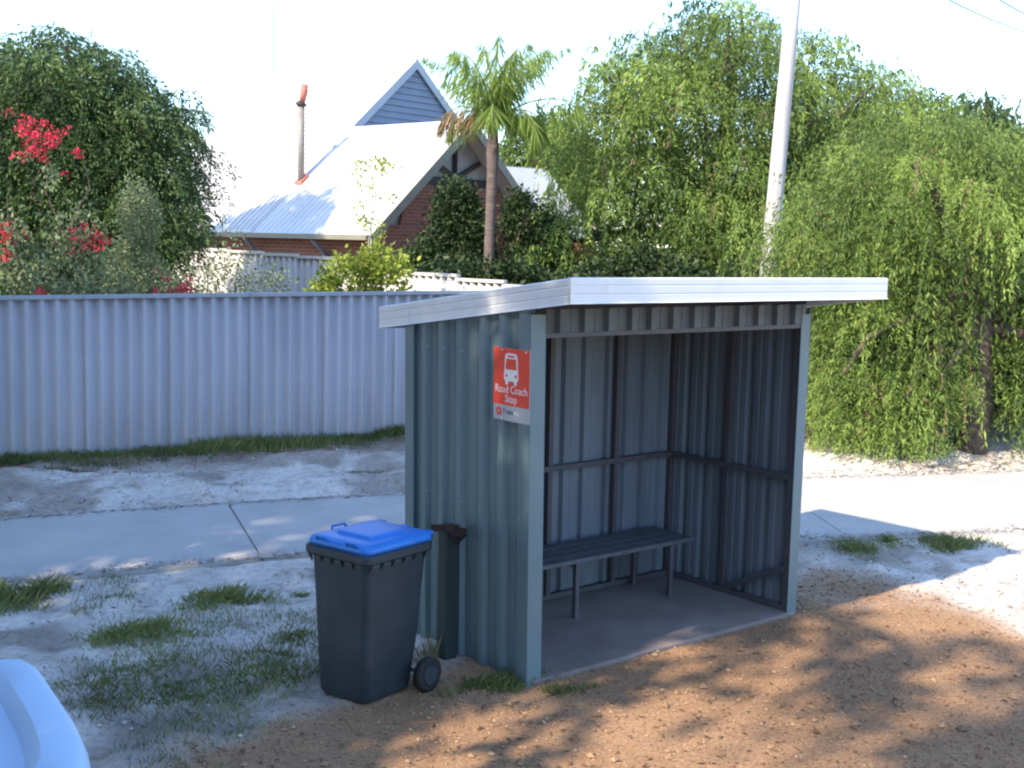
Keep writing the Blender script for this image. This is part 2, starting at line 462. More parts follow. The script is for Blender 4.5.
# ------------------------------------------------------------------ footpath of cast slabs
path = thing('footpath', (0, 10.5, 0.0), 'pale concrete footpath crossing behind the shelter', None)
del path['category']
path['kind'] = 'structure'
P_n = lambda x: (x, float(poly_y(NEAR, x)))
def near_far(k):
    """k metres along the path, 0 at the joint beside the bin"""
    xs = -1.96 + k*0.945
    xf = -2.62 + k*1.02 - 0.02*k*(k > 0)
    return Vector((xs, float(poly_y(NEAR, xs)), 0.052)), Vector((xf, float(poly_y(FAR, xf)), 0.152))
LSL = 2.66
for i in range(-4, 7):
    n = 10
    rows = []
    for j in range(n+1):
        k = i*LSL + 0.006 + (LSL-0.012)*j/n
        a, b = near_far(k)
        ed = 0.012*math.sin(k*3.1)*0.6
        a = a + Vector((0, ed, 0))
        rows.append((a, b))
    mb = MB()
    vs = []; fs = []
    for a, b in rows:
        vs += [a, b, b-Vector((0, 0, .09)), a-Vector((0, 0, .09))]
    for j in range(n):
        p = j*4; q = p+4
        fs += [(p, q, q+1, p+1), (p+1, q+1, q+2, p+2), (p+3, p, p+3, p+3)[:0] or (p+2, q+2, q+3, p+3), (p+3, q+3, q, p)]
    fs += [(0, 1, 2, 3), (n*4+3, n*4+2, n*4+1, n*4)]
    mb.add(vs, fs)
    mb.build('slab', M_path, path, bevel=0.008)

# ------------------------------------------------------------------ shelter
TH = 0.6801
AX, AY = 0.155, 7.004
W, D = 2.412, 1.224
E_, N_ = Vector((math.cos(TH), math.sin(TH), 0)), Vector((-math.sin(TH), math.cos(TH), 0))
ROOF_SL, ZFB, OV = 0.1367, 2.279, 0.355
def P(u, v, z):
    return Vector((AX, AY, 0)) + E_*u + N_*v + Vector((-0.0124, -0.0052, 0))*z + E_*(u/W)*0.0187*z + Vector((0, 0, z))
def wall_top(v):
    return ZFB - ROOF_SL*(v+OV) + 0.03
shel = thing('bus_shelter', P(W/2, D/2, 0), 'teal ribbed steel bus shelter with cream skillion roof beside the gravel', 'shelter')
def sbox(u0, u1, v0, v1, z0, z1, topf=None):
    t = (lambda v: z1) if topf is None else topf
    return [P(u0, v0, z0), P(u1, v0, z0), P(u1, v1, z0), P(u0, v1, z0), P(u0, v0, t(v0)), P(u1, v0, t(v0)), P(u1, v1, t(v1)), P(u0, v1, t(v1))]
def spart(name, m, *a, bevel=0.003, topf=None):
    return MB().hexa(sbox(*a, topf=topf)).build(name, m, shel, bevel)

def rib_profile(L, phase=0.0, pitch=0.19, h=0.034):
    pts = [(0.0, 0.0)]
    k = 0
    s = phase
    while s < L:
        for ds, o in ((0.0, 0.0), (0.014, h), (0.058, h), (0.072, 0.0), (0.120, 0.0), (0.124, 0.004), (0.136, 0.004), (0.140, 0.0)):
            q = s+ds
            if 0.001 < q < L-0.001: pts.append((q, o))
        s += pitch
    pts.append((L, 0.0))
    return pts
def sheet(name, plane, s0, L, zb, ztf, sign, phase=0.02, th=0.002):
    """plane(s,off)->(u,v); outward offset 'sign'"""
    pr = rib_profile(L, phase)
    vo = []; fs = []; mi = []
    n = len(pr)
    for layer in (0, th):
        for s, o in pr:
            u, v = plane(s0+s, sign*(o-layer))
            zt = ztf(v)
            vo.append(P(u, v, zb)); vo.append(P(u, v, zt))
    mb = MB()
    mb.v = vo
    for i in range(n-1):
        mb.f.append((2*i, 2*i+2, 2*i+3, 2*i+1)); mb.m.append(0); mb.sm.append(False)
        b = 2*n
        mb.f.append((b+2*i, b+2*i+1, b+2*i+3, b+2*i+2)); mb.m.append(1); mb.sm.append(False)
        mb.f.append((2*i+1, 2*i+3, b+2*i+3, b+2*i+1)); mb.m.append(0); mb.sm.append(False)
        mb.f.append((2*i, b+2*i, b+2*i+2, 2*i+2)); mb.m.append(0); mb.sm.append(False)
    for i in (0, n-1):
        mb.f.append((2*i, 2*i+1, 2*n+2*i+1, 2*n+2*i)); mb.m.append(0); mb.sm.append(False)
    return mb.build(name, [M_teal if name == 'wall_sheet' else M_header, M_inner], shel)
GZ0 = 0.0
# left wall: two sheets, outward is -u
for i, (s0, L) in enumerate(((0.0, 0.612), (0.614, 0.610))):
    sheet('wall_sheet', lambda s, o: (-0.012-o*1.0, s), s0, L, GZ0, wall_top, 1, 0.03)
# right wall
for i, (s0, L) in enumerate(((0.0, 0.612), (0.614, 0.610))):
    sheet('wall_sheet', lambda s, o: (W+0.012+o, s), s0, L, GZ0+0.01, wall_top, 1, 0.05)
# back wall: three sheets
for i in range(3):
    sheet('wall_sheet', lambda s, o: (s, D+0.012+o), i*0.804, 0.802, GZ0+0.03, lambda v: wall_top(D), 1, 0.05)
# header over the opening: three short sheets facing the road
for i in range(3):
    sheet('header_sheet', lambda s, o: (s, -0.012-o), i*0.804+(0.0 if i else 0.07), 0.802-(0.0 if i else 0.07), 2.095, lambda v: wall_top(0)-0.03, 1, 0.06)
# corner flashings at the front
for u0, u1, n in ((-0.048, 0.062, 0), (W-0.050, W+0.048, 1)):
    f = MB().hexa(sbox(u0, u1, -0.016, -0.010, 0, 2.2 if n == 0 else 2.16)).build('corner_flashing', M_teal, shel)
    uu = u0 if n == 0 else u1
    MB().hexa(sbox(uu-0.003, uu+0.003, -0.010, 0.05, 0, 2.2)).build('corner_flashing', M_teal, shel)
for uu in (-0.044, W+0.044):
    MB().hexa(sbox(uu-0.003, uu+0.003, D-0.05, D+0.046, 0.02, wall_top(D)-0.02)).build('corner_flashing', M_teal, shel)
# steel frame
st = 0.042
for u, v in ((0.022, 0.022), (W-0.022, 0.022), (0.022, D-0.022), (W-0.022, D-0.022)):
    spart('corner_post', M_steel, u-st/2, u+st/2, v-st/2, v+st/2, 0.02, wall_top(v)-0.05)
for u in (1.14, 1.79):
    spart('stud', M_steel, u-st/2, u+st/2, D-0.044, D-0.002, 0.045, wall_top(D)-0.05)
for u in (0.022, W-0.022):
    spart('stud', M_steel, u-st/2, u+st/2, 0.60, 0.645, 0.045, wall_top(.6)-0.05)
spart('mid_rail', M_steel, 0.045, W-0.045, D-0.052, D-0.010, 0.98, 1.02)
spart('mid_rail', M_steel, W-0.052, W-0.010, 0.045, 0.598, 0.98, 1.02)
spart('mid_rail', M_steel, W-0.052, W-0.010, 0.647, D-0.055, 0.98, 1.02)
spart('mid_rail', M_steel, 0.010, 0.052, 0.045, D-0.055, 0.98, 1.02)
spart('base_rail', M_steel, 0.045, W-0.045, D-0.046, D-0.006, 0.032, 0.070)
spart('base_rail', M_steel, W-0.046, W-0.006, 0.045, D-0.05, 0.032, 0.070)
spart('base_rail', M_steel, 0.006, 0.046, 0.045, D-0.05, 0.032, 0.070)
spart('header_rail', M_steel, 0.02, W-0.02, -0.012, 0.034, 2.062, 2.094)
spart('top_rail', M_steel, 0.045, W-0.045, D-0.046, D-0.004, wall_top(D)-0.075, wall_top(D)-0.03)
MB().bar(P(W-0.030, 0.045, 0.34), P(W-0.030, 0.585, 0.07), 0.04, 0.04).build('corner_brace', M_steel, shel, 0.003)
# floor pad
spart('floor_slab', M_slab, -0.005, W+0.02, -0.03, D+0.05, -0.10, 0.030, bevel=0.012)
# roof
UL, UR, VF, VB = -0.05, W+0.435, -OV, D+0.35
FH = 0.145
def rz(v): return ZFB - ROOF_SL*(v-VF)
def rbox(u0, u1, v0, v1, z0, z1):
    c = []
    for dz in (z0, z1):
        for u, v in ((u0, v0), (u1, v0), (u1, v1), (u0, v1)):
            c.append(P(u, v, rz(v)+dz))
    return c
# roof sheets run front to back and lie between the fascias
ns = 4
for i in range(ns):
    u0 = UL+0.03 + (UR-UL-0.06)*i/ns; u1 = UL+0.03 + (UR-UL-0.06)*(i+1)/ns-0.003
    pr = rib_profile(u1-u0, 0.05)
    mb = MB(); vs = []; fs = []
    for lay in (0, 0.003):
        for s, o in pr:
            for v in (VF+0.012, VB-0.012):
                vs.append(P(u0+s, v, rz(v)+0.085+o*0.8-lay))
    n = len(pr)
    for k in range(n-1):
        fs.append((2*k, 2*k+2, 2*k+3, 2*k+1)); fs.append((2*n+2*k, 2*n+2*k+1, 2*n+2*k+3, 2*n+2*k+2))
    mb.add(vs, fs).build('roof_sheet', M_roofsheet, shel)
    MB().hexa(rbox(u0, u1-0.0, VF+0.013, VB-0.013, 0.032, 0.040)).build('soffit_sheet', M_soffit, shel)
for v in (0.0, 0.6, D-0.02):
    MB().hexa(rbox(UL+0.03, UR-0.03, v, v+0.04, 0.0405, 0.083)).build('purlin', M_steel, shel)
def fascia(u0, v0, u1, v1):
    """folded flashing: flat face with two pressed grooves and a turned lip"""
    a, b = (u0, v0), (u1, v1)
    du, dv = b[0]-a[0], b[1]-a[1]; L = math.hypot(du, dv); nu, nv = dv/L, -du/L
    prof = [(0.012, 0.0), (0.0, 0.006), (0.0, 0.045), (-0.003, 0.049), (-0.003, 0.053), (0, 0.057), (0, 0.095), (-0.003, 0.099), (-0.003, 0.103), (0, 0.107), (0, 0.138), (-0.008, FH), (-0.028, FH), (-0.028, 0.0)]
    rings = []
    for (u, v) in (a, b):
        rings.append([P(u+nu*o, v+nv*o, rz(v)+h) for o, h in prof])
    n = len(prof)
    mb = MB(); vs = rings[0]+rings[1]
    fs = [(k, (k+1) % n, n+(k+1) % n, n+k) for k in range(n)] + [tuple(range(n))[::-1], tuple(range(n, 2*n))]
    mb.add(vs, fs).build('fascia', M_fascia, shel)
G = 0.0015
fascia(UL, VF, UR, VF)                    # front (outward is -v)
fascia(UL, VB-0.36, UL, VF+G)             # left, front length
fascia(UL-0.002, VB, UL-0.002, VB-0.358)  # left, short rear length
fascia(UR, VF+G, UR, VB)                  # right
fascia(UR-G, VB, UL+G, VB)                # rear
# screws
for v in (0.13, 0.32, 0.51, 0.70, 0.89, 1.08):
    for z in (1.0, 1.94):
        c = P(-0.046, v-0.062+0.0, z)
        MB().tube([c, c-E_*0.006], 0.006, 6).build('screw', M_fcap, shel)

# ------------------------------------------------------------------ bench inside the shelter
bench = thing('bench', P(1.15, 0.95, 0.03), 'long dark slatted bench along the back wall inside the shelter', 'bench')
for i in range(4):
    v0 = 0.72 + i*0.112
    MB().hexa(sbox(0.10, 2.17, v0, v0+0.104, 0.425, 0.455)).build('slat', M_bench, bench, 0.004)
for u in (0.16, 1.02, 1.95):
    for v in (0.75, 1.13):
        MB().hexa(sbox(u-0.017, u+0.017, v-0.017, v+0.017, 0.03, 0.39)).build('leg', M_steel, bench)
    MB().hexa(sbox(u-0.018, u+0.018, 0.73, 1.155, 0.391, 0.4245)).build('bearer', M_steel, bench)

# ------------------------------------------------------------------ sign on the left wall
sign = thing('bus_stop_sign', P(-0.046, 0.20, 1.56), 'red road coach stop sign with a white bus pictogram on the shelter side', 'sign')
SU = -0.0500
def sg(a, z, d=0.0):
    """a across the sign as read from the left, 0..0.33; z up from the bottom, 0..0.43"""
    return P(SU-d, 0.318-a, 1.565+z)
SW, SH = 0.335, 0.43
def splate(name, a0, a1, z0, z1, d0, d1, m, parent):
    return MB().hexa([sg(a0, z0, d1), sg(a1, z0, d1), sg(a1, z0, d0), sg(a0, z0, d0), sg(a0, z1, d1), sg(a1, z1, d1), sg(a1, z1, d0), sg(a0, z1, d0)]).build(name, m, parent)
splate('plate', 0, SW, 0, SH, 0.0, 0.003, M_silver, sign)
redp = splate('red_panel', 0.001, SW-0.001, 0.092, SH-0.001, 0.0035, 0.0045, M_red, sign)
def spoly(name, pts, m, parent, d=0.005, th=0.0012):
    n = len(pts)
    vs = [sg(a, z, d) for a, z in pts] + [sg(a, z, d+th) for a, z in pts]
    fs = [tuple(range(n)), tuple(range(n, 2*n))[::-1]] + [(k, (k+1) % n, n+(k+1) % n, n+k) for k in range(n)]
    return MB().add(vs, fs).build(name, m, parent)
def rrect(a0, a1, z0, z1, r, inset_top=0.0):
    pts = []
    for cx, cz, s in ((a1-r, z0+r, -90), (a1-r-inset_top, z1-r, 0), (a0+r+inset_top, z1-r, 90), (a0+r, z0+r, 180)):
        for k in range(5):
            t = R(s+k*22.5); pts.append((cx+r*math.cos(t), cz+r*math.sin(t)))
    return pts
bcx = SW/2
body = spoly('bus_symbol', rrect(bcx-0.066, bcx+0.066, 0.235, 0.400, 0.022, 0.010), M_white, sign)
spoly('windscreen', rrect(bcx-0.050, bcx+0.050, 0.305, 0.368, 0.008, 0.004), M_red, body, 0.0068)
spoly('destination_strip', rrect(bcx-0.034, bcx+0.034, 0.377, 0.388, 0.005), M_red, body, 0.0068)
for s in (-1, 1):
    spoly('headlamp_mark', [(bcx+s*0.043+0.010*math.cos(t*R(36)), 0.268+0.010*math.sin(t*R(36))) for t in range(10)], M_red, body, 0.0068)
    spoly('wheel_mark', rrect(bcx+s*0.040-0.012, bcx+s*0.040+0.012, 0.215, 0.240, 0.006), M_white, body, 0.0049)
def stext(name, body_txt, a, z, size, m, parent, d=0.0052, align='CENTER'):
    cu = bpy.data.curves.new(name, 'FONT')
    cu.body = body_txt; cu.size = size; cu.align_x = align; cu.extrude = 0.0005; cu.resolution_u = 3
    t = bpy.data.objects.new(name, cu); C.objects.link(t)
    dg = bpy.context.evaluated_depsgraph_get(); dg.update()
    me = bpy.data.meshes.new_from_object(t.evaluated_get(dg))
    bpy.data.objects.remove(t)
    for v in me.vertices:
        p = sg(a + v.co.x*0.92, z + v.co.y, d + v.co.z)
        v.co = p
    me.name = name
    return link_mesh(name, me, m, parent)
stext('lettering', 'Road Coach', bcx, 0.165, 0.066, M_white, sign)
stext('lettering', 'Stop', bcx, 0.110, 0.066, M_white, sign)
spoly('emblem', [(0.052+0.026*math.cos(t*R(24)), 0.052+0.026*math.sin(t*R(24))) for t in range(15)], M_red, sign, 0.0034)
spoly('emblem_dot', [(0.052+0.009*math.cos(t*R(36)), 0.052+0.009*math.sin(t*R(36))) for t in range(10)], M_silver, sign, 0.0050)
stext('lettering', 'Trans', 0.088, 0.040, 0.046, M_black, sign, 0.0038, 'LEFT')
stext('lettering', 'wa', 0.190, 0.040, 0.046, M_white, sign, 0.0038, 'LEFT')
for a, z in ((0.085, SH-0.012), (SW-0.03, SH-0.012), (0.085, 0.016)):
    spoly('rivet', [(a+0.006*math.cos(t*R(45)), z+0.006*math.sin(t*R(45))) for t in range(8)], M_white, sign, 0.0058, 0.003)

# ------------------------------------------------------------------ wheelie bin
BC = Vector((-0.765, 6.50, 0))
BA = Vector((-0.77, 0.638, 0)).normalized()      # along the front face, towards the left
BB = Vector((0.61, 0.79, 0)).normalized()        # along the side, towards the hinge
BA = (BA - BB*BA.dot(BB)).normalized()
binc = BC + BA*0.24 + BB*0.27
wb = thing('wheelie_bin', binc, 'dark grey wheelie bin with a blue lid beside the shelter', 'bin')
def BP(a, b, z): return BC + BA*a + BB*b + Vector((0, 0, z))
def ring(a0, a1, b0, b1, z, r=0.04, n=5):
    pts = []
    for ca, cb, s in ((a1-r, b0+r, -90), (a1-r, b1-r, 0), (a0+r, b1-r, 90), (a0+r, b0+r, 180)):
        for k in range(n):
            t = R(s+k*90/(n-1)); pts.append(BP(ca+r*math.cos(t), cb+r*math.sin(t), z))
    return pts
rings = []
for z, ia, ibf, ibk in ((0.012, .070, .055, .115), (0.03, .058, .045, .105), (0.30, .045, .037, .062), (0.6, .032, .028, .038), (0.80, .022, .020, .022), (0.828, .020, .018, .020)):
    rings.append(ring(ia, 0.50-ia, ibf, 0.545-ibk, z, 0.05))
body = MB().loft(rings).build('body', M_bin, wb)
rim = MB().loft([ring(-0.004, .504, -0.004, .545, 0.828, .05), ring(-0.010, .510, -0.010, .550, 0.838, .05), ring(-0.010, .510, -0.010, .550, 0.872, .05), ring(-0.004, .504, -0.004, .545, 0.880, .05)], smooth=False).build('rim', M_bin, wb)
for i in range(6):      # ribs under the rim, front and side
    a = 0.04 + i*0.084
    MB().add([BP(a, 0.022, .827), BP(a+.008, 0.022, .827), BP(a+.008, -0.002, .827), BP(a, -0.002, .827), BP(a, 0.025, .775), BP(a+.008, 0.025, .775)], [(0, 3, 2, 1), (0, 4, 3), (1, 2, 5), (3, 4, 5, 2)]).build('rib', M_bin, wb)
    b = 0.04 + i*0.088
    MB().add([BP(0.024, b, .827), BP(0.024, b+.008, .827), BP(-.002, b+.008, .827), BP(-.002, b, .827), BP(0.027, b, .775), BP(0.027, b+.008, .775)], [(0, 1, 2, 3), (0, 3, 4), (1, 5, 2), (3, 2, 5, 4)]).build('rib', M_bin, wb)
lid = MB().loft([ring(.004, .496, .004, .560, 0.8815, .05), ring(.004, .496, .004, .560, 0.905, .05), ring(.016, .484, .016, .552, 0.926, .05), ring(.045, .455, .05, .53, 0.934, .05)]).build('lid', M_lid, wb)
MB().loft([ring(.10, .40, .13, .42, 0.9335, .03), ring(.115, .385, .145, .405, 0.951, .03), ring(.14, .36, .17, .38, 0.954, .03)], smooth=False).build('raised_panel', M_lid, lid)
for a in (0.13, 0.37):   # finger grips on the lid
    pts = [BP(a-.045, .018, .915), BP(a-.035, .006, .935), BP(a+.035, .006, .935), BP(a+.045, .018, .915)]
    MB().tube(pts, 0.008, 6).build('lid_grip', M_lid, lid)
MB().tube([BP(.485, .20, .918), BP(.497, .21, .94), BP(.497, .31, .94), BP(.485, .32, .918)], 0.008, 6).build('lid_grip', M_lid, lid)
for a in (0.02, .18, .32, .48):
    c = BP(a, .145+.0, .928)
# hinge barrel and handle
MB().tube([BP(0.05, .575, .895), BP(.45, .575, .895)], 0.020, 10).build('handle', M_bin, wb)
for a in (.06, .25, .44):
    MB().bar(BP(a, .535, .87), BP(a, .58, .897), .04, .03).build('hinge_bracket', M_bin, wb, .004)
    MB().bar(BP(a+.0, .545, .921), BP(a, .585, .912), .045, .022).build('lid_hinge', M_lid, lid, .004)
for s, a in ((0, -0.012), (1, .512)):
    d = BA*(1 if s else -1)
    c = BP(a+(-.012 if s == 0 else .012), .478, .10)
    wh = MB().tube([c-d*.028, c-d*.022, c+d*.022, c+d*.028], [.086, .10, .10, .086], 20).build('wheel', M_rubber, wb)
    MB().tube([c+d*.0285, c+d*.034], [.062, .055], 16).build('hub', M_bin, wh)
MB().tube([BP(-.04, .478, .10), BP(.54, .478, .10)], .012, 8).build('axle', M_steel, wb)
# ------------------------------------------------------------------ post that holds the bin
pp = Vector((-0.375, 7.47, 0))
post = thing('bin_post', pp, 'short dark green timber post with rusty bin bracket between bin and shelter', 'post')
MB().box(pp+Vector((0, 0, .38)), E_*.047, N_*.047, (0, 0, .47)).build('post', M_green_post, post, .006)
top = pp+Vector((0, 0, .78))
MB().bar(top-E_*.02-N_*.06+Vector((0, 0, .05)), top+E_*.09-N_*.055+Vector((0, 0, .01)), .016, .06).build('bracket', M_rust, post, .003)
MB().bar(top-E_*.16-N_*.035+Vector((0, 0, .075)), top-E_*.01-N_*.062+Vector((0, 0, .06)), .014, .045).build('bracket_arm', M_rust, post, .003)
MB().tube([top+E_*.10-N_*.05, top+E_*.02-N_*.075+Vector((0, 0, -.03)), top-E_*.06-N_*.12+Vector((0, 0, .03)), top-E_*.13-N_*.17+Vector((0, 0, .09))], .009, 6).build('chain', M_rust, post)

# ------------------------------------------------------------------ front fence of corrugated fibre cement
def corr_panel(a, d, nrm, L, zb, zt, m, parent, pitch=0.152, amp=0.029, th=0.007):
    n = int(round(L/pitch*10))
    vs = []; fs = []
    for lay in (0, th):
        for i in range(n+1):
            s = L*i/n
            o = amp*math.sin(2*math.pi*s/pitch)
            p = a + d*s + nrm*(o-lay)
            vs.append((p.x, p.y, zb)); vs.append((p.x, p.y, zt))
    b = 2*(n+1)
    for i in range(n):
        fs.append((2*i, 2*i+2, 2*i+3, 2*i+1)); fs.append((b+2*i, b+2*i+1, b+2*i+3, b+2*i+2))
        fs.append((2*i+1, 2*i+3, b+2*i+3, b+2*i+1))
    for i in (0, n):
        fs.append((2*i, 2*i+1, b+2*i+1, b+2*i))
    return MB().add(vs, fs, 0, True).build('panel', m, parent)
fd = Vector((1, 0.594, 0)).normalized(); fn = Vector((fd.y, -fd.x, 0))
FX0 = -4.60 - 4*0.912*fd.x
nF = 11
f0 = Vector((FX0, float(fence_y(FX0)), 0))
fence = thing('front_fence', f0 + fd*(nF*.456), 'grey corrugated fibre cement fence along the sandy verge left of the shelter', 'fence')
def ftop(s): return 1.905 + 0.0105*s
for i in range(nF):
    a = f0 + fd*(i*.912) + fn*(0.006 if i % 2 else -0.006)
    gz = float(base_h(a.x, a.y))
    s = i*.912
    corr_panel(a, fd, fn, .913, gz-.15, ftop(s+.45)-.02 + random.uniform(-.004, .004), M_fence, fence)
k = 0
while k*1.824 < nF*.912:
    s0 = k*1.824; s1 = min(nF*.912, s0+1.822)
    a = f0+fd*s0; b = f0+fd*s1
    c = MB().bar((a.x, a.y, ftop(s0)-.012), (b.x, b.y, ftop(s1)-.012), .085, .046).build('capping', M_fcap, fence, .006)
    k += 1

# side fence going back towards the house
sd = Vector((-0.772, 0.635, 0)).normalized(); sn = Vector((-sd.y, sd.x, 0))
sn = Vector((-0.635, -0.772, 0)).normalized()
s_0 = Vector((1.28, 16.55, 0))
sfence = thing('side_fence', s_0+sd*4.5, 'sunlit pale corrugated fence stepping up behind the front yard', 'fence')
nS = 11
for i in range(nS):
    k = (i+.5)*.912
    zt = float(np.interp(k, [0, 1.42, 3.8, 5.5, 5.9, 7.86, 12], [1.93, 1.99, 2.14, 2.20, 2.29, 2.345, 2.45]))
    corr_panel(s_0+sd*(i*.912)+sn*(.004 if i % 2 else -.004), sd, sn, .918, 0.0, zt, M_side_fence, sfence)
    a = s_0+sd*(i*.912); b = s_0+sd*((i+1)*.912-.004)
    MB().bar((a.x, a.y, zt+.005), (b.x, b.y, zt+.005), .08, .05).build('capping', M_side_fence, sfence, .005)

# ------------------------------------------------------------------ house
HR, HG = Vector((-.766, .643, 0)), Vector((.643, .766, 0))
HF = Vector((-3.15, 27.0, 0))
EZ, SLP = 2.72, 0.854
def Hp(t, w, z): return HF + HR*t + HG*w + Vector((0, 0, z))
house = thing('house', Hp(5, 4, 0.2), 'brick house with steep pale metal roof and timbered gables behind the fences', 'house')
def uvbox(o):
    me = o.data; uv = me.uv_layers.new(name='UVMap')
    for p in me.polygons:
        for li in p.loop_indices:
            c = me.vertices[me.loops[li].vertex_index].co
            n = p.normal
            s = c.x*n.y - c.y*n.x if abs(n.z) < .7 else c.x
            uv.data[li].uv = (s, c.z if abs(n.z) < .7 else c.y)
def hbox(t0, t1, w0, w1, z0, z1): return [Hp(t0, w0, z0), Hp(t1, w0, z0), Hp(t1, w1, z0), Hp(t0, w1, z0), Hp(t0, w0, z1), Hp(t1, w0, z1), Hp(t1, w1, z1), Hp(t0, w1, z1)]
def hpart(name, m, *a, parent=None, bevel=0):
    return MB().hexa(hbox(*a)).build(name, m, parent or house, bevel)
WF, WM, T1, T2 = 6.5, 11.14, 4.2, 10.4
IN = 0.45     # eave overhang
for a in ((0.55, T2-.3, IN, IN+.2, 0, EZ+.30), (0.5, .7, IN+.2, WF-IN-.2, 0, EZ+.25), (T1+.1, T1+.3, WF-IN, WM-IN, 0, EZ+.30), (T2-.5, T2-.3, IN+.2, WM-IN, 0, EZ+.3), (T1+.3, T2-.3, WM-IN-.2, WM-IN, 0, EZ+.3), (.55, T1+.1, WF-IN-.2, WF-IN, 0, EZ+.3)):
    uvbox(hpart('wall', M_brick, *a))
def roof_plane(name, t0, t1, w0, w1, apex_w, th=.10):
    def z(w): return EZ + SLP*(w if w <= apex_w else 2*apex_w-w)
    c = [Hp(t0, w0, z(w0)-th), Hp(t1, w0, z(w0)-th), Hp(t1, w1, z(w1)-th), Hp(t0, w1, z(w1)-th), Hp(t0, w0, z(w0)), Hp(t1, w0, z(w0)), Hp(t1, w1, z(w1)), Hp(t0, w1, z(w1))]
    return MB().hexa(c).build(name, M_roof, house)
AF, AM = WF/2, WM/2
r1 = roof_plane('roof', 0.03, T1+.02, 0, AF, AF)
r2 = roof_plane('roof', 0.03, T1+.30, AF, WF, AF)
r3 = roof_plane('roof', T1+.024, T2, 0, AM, AM)
r3.location.z += .03
r4 = roof_plane('roof', T1+.024, T2, AM, WM, AM)
r4.location.z += .03
# rolled roof sheets: standing ribs along the fall, front plane only where the eye can reach
for rr, t0, t1, aw in ((r1, .1, T1, AF), (r3, T1+.1, T2-.05, AM)):
    mb = MB(); t = t0
    while t < t1:
        a, b = Hp(t, .02, EZ+SLP*.02+.03*(rr is r3)), Hp(t, aw-.02, EZ+SLP*(aw-.02)+.03*(rr is r3))
        mb.bar(a, b, .022, .014, up=(HG.x*-SLP, HG.y*-SLP, 1)); t += .19
    mb.build('roof_ribs', M_roof, rr)
# ridge caps
MB().bar(Hp(.0, AF, EZ+SLP*AF-.012), Hp(T1, AF, EZ+SLP*AF-.012), .10, .05).build('ridge_cap', M_roof, r1)
MB().bar(Hp(T1, AM, EZ+SLP*AM+.015), Hp(T2, AM, EZ+SLP*AM+.015), .10, .05).build('ridge_cap', M_roof, r3)
# barge boards
def barge(t, aw, wlo, m, dep=.26, lift=.02, whi=None):
    nb = Vector((0, 0, 1))
    za = EZ+SLP*aw+lift
    for s in (-1, 1):
        w1 = wlo if s < 0 else (2*aw-wlo if whi is None else whi)
        z1 = EZ+SLP*(w1 if s < 0 else 2*aw-w1)+lift
        c = [Hp(t-.04, w1, z1-dep), Hp(t, w1, z1-dep), Hp(t, aw, za-dep), Hp(t-.04, aw, za-dep), Hp(t-.04, w1, z1), Hp(t, w1, z1), Hp(t, aw, za), Hp(t-.04, aw, za)]
        MB().hexa(c).build('barge_board', m, house)
barge(0.028, AF, -.10, M_barge)
barge(T1+.02, AM, AF+.02, M_barge2, lift=.05, whi=WM+.1)
# front gable: panels, posts, braces, tie beam
zt = EZ+.25
mb = MB()
mb.add([Hp(.6, IN, zt), Hp(.6, WF-IN, zt), Hp(.6, AF, EZ+SLP*AF-.12), Hp(.68, IN, zt), Hp(.68, WF-IN, zt), Hp(.68, AF, EZ+SLP*AF-.12)], [(0, 1, 2), (5, 4, 3), (0, 3, 4, 1), (1, 4, 5, 2), (2, 5, 3, 0)])
mb.build('gable_panel', M_gablepanel, house)
zb = EZ + SLP*1.55
MB().bar(Hp(.56, 1.86, zb), Hp(.56, WF-1.86, zb), .10, .2).build('tie_beam', M_timber, house)
MB().bar(Hp(.56, AF, zb+.10), Hp(.56, AF, EZ+SLP*AF-.15), .12, .10).build('king_post', M_timber, house)
for s in (-1, 1):
    MB().bar(Hp(.555, AF+s*.06, zb+.12), Hp(.555, AF+s*.86, zb+.50), .10, .10).build('gable_brace', M_timber, house)
uvbox(MB().hexa([Hp(.52, 1.3, EZ+.0), Hp(.595, 1.3, EZ), Hp(.595, WF-1.3, EZ), Hp(.52, WF-1.3, EZ), Hp(.52, 1.65, zb-.1), Hp(.595, 1.65, zb-.1), Hp(.595, WF-1.65, zb-.1), Hp(.52, WF-1.65, zb-.1)]).build('wall', M_brick, house))
# upper gable: weatherboards lapped one over the next
zlow = EZ+SLP*1.9
zap = EZ+SLP*AM-.05
nbd = 18
for i in range(nbd):
    z0 = zlow + (zap-zlow)*i/nbd; z1 = zlow + (zap-zlow)*(i+1)/nbd
    h0 = (zap-z0)/SLP; h1 = max((zap-z1)/SLP, .01)
    w0 = AM
    MB().hexa([Hp(T1+.06, w0-h0, z0), Hp(T1+.12, w0-h0, z0), Hp(T1+.12, w0+h0, z0), Hp(T1+.06, w0+h0, z0), Hp(T1+.095, w0-h1, z1), Hp(T1+.12, w0-h1, z1), Hp(T1+.12, w0+h1, z1), Hp(T1+.095, w0+h1, z1)]).build('weatherboard', M_weather, house)
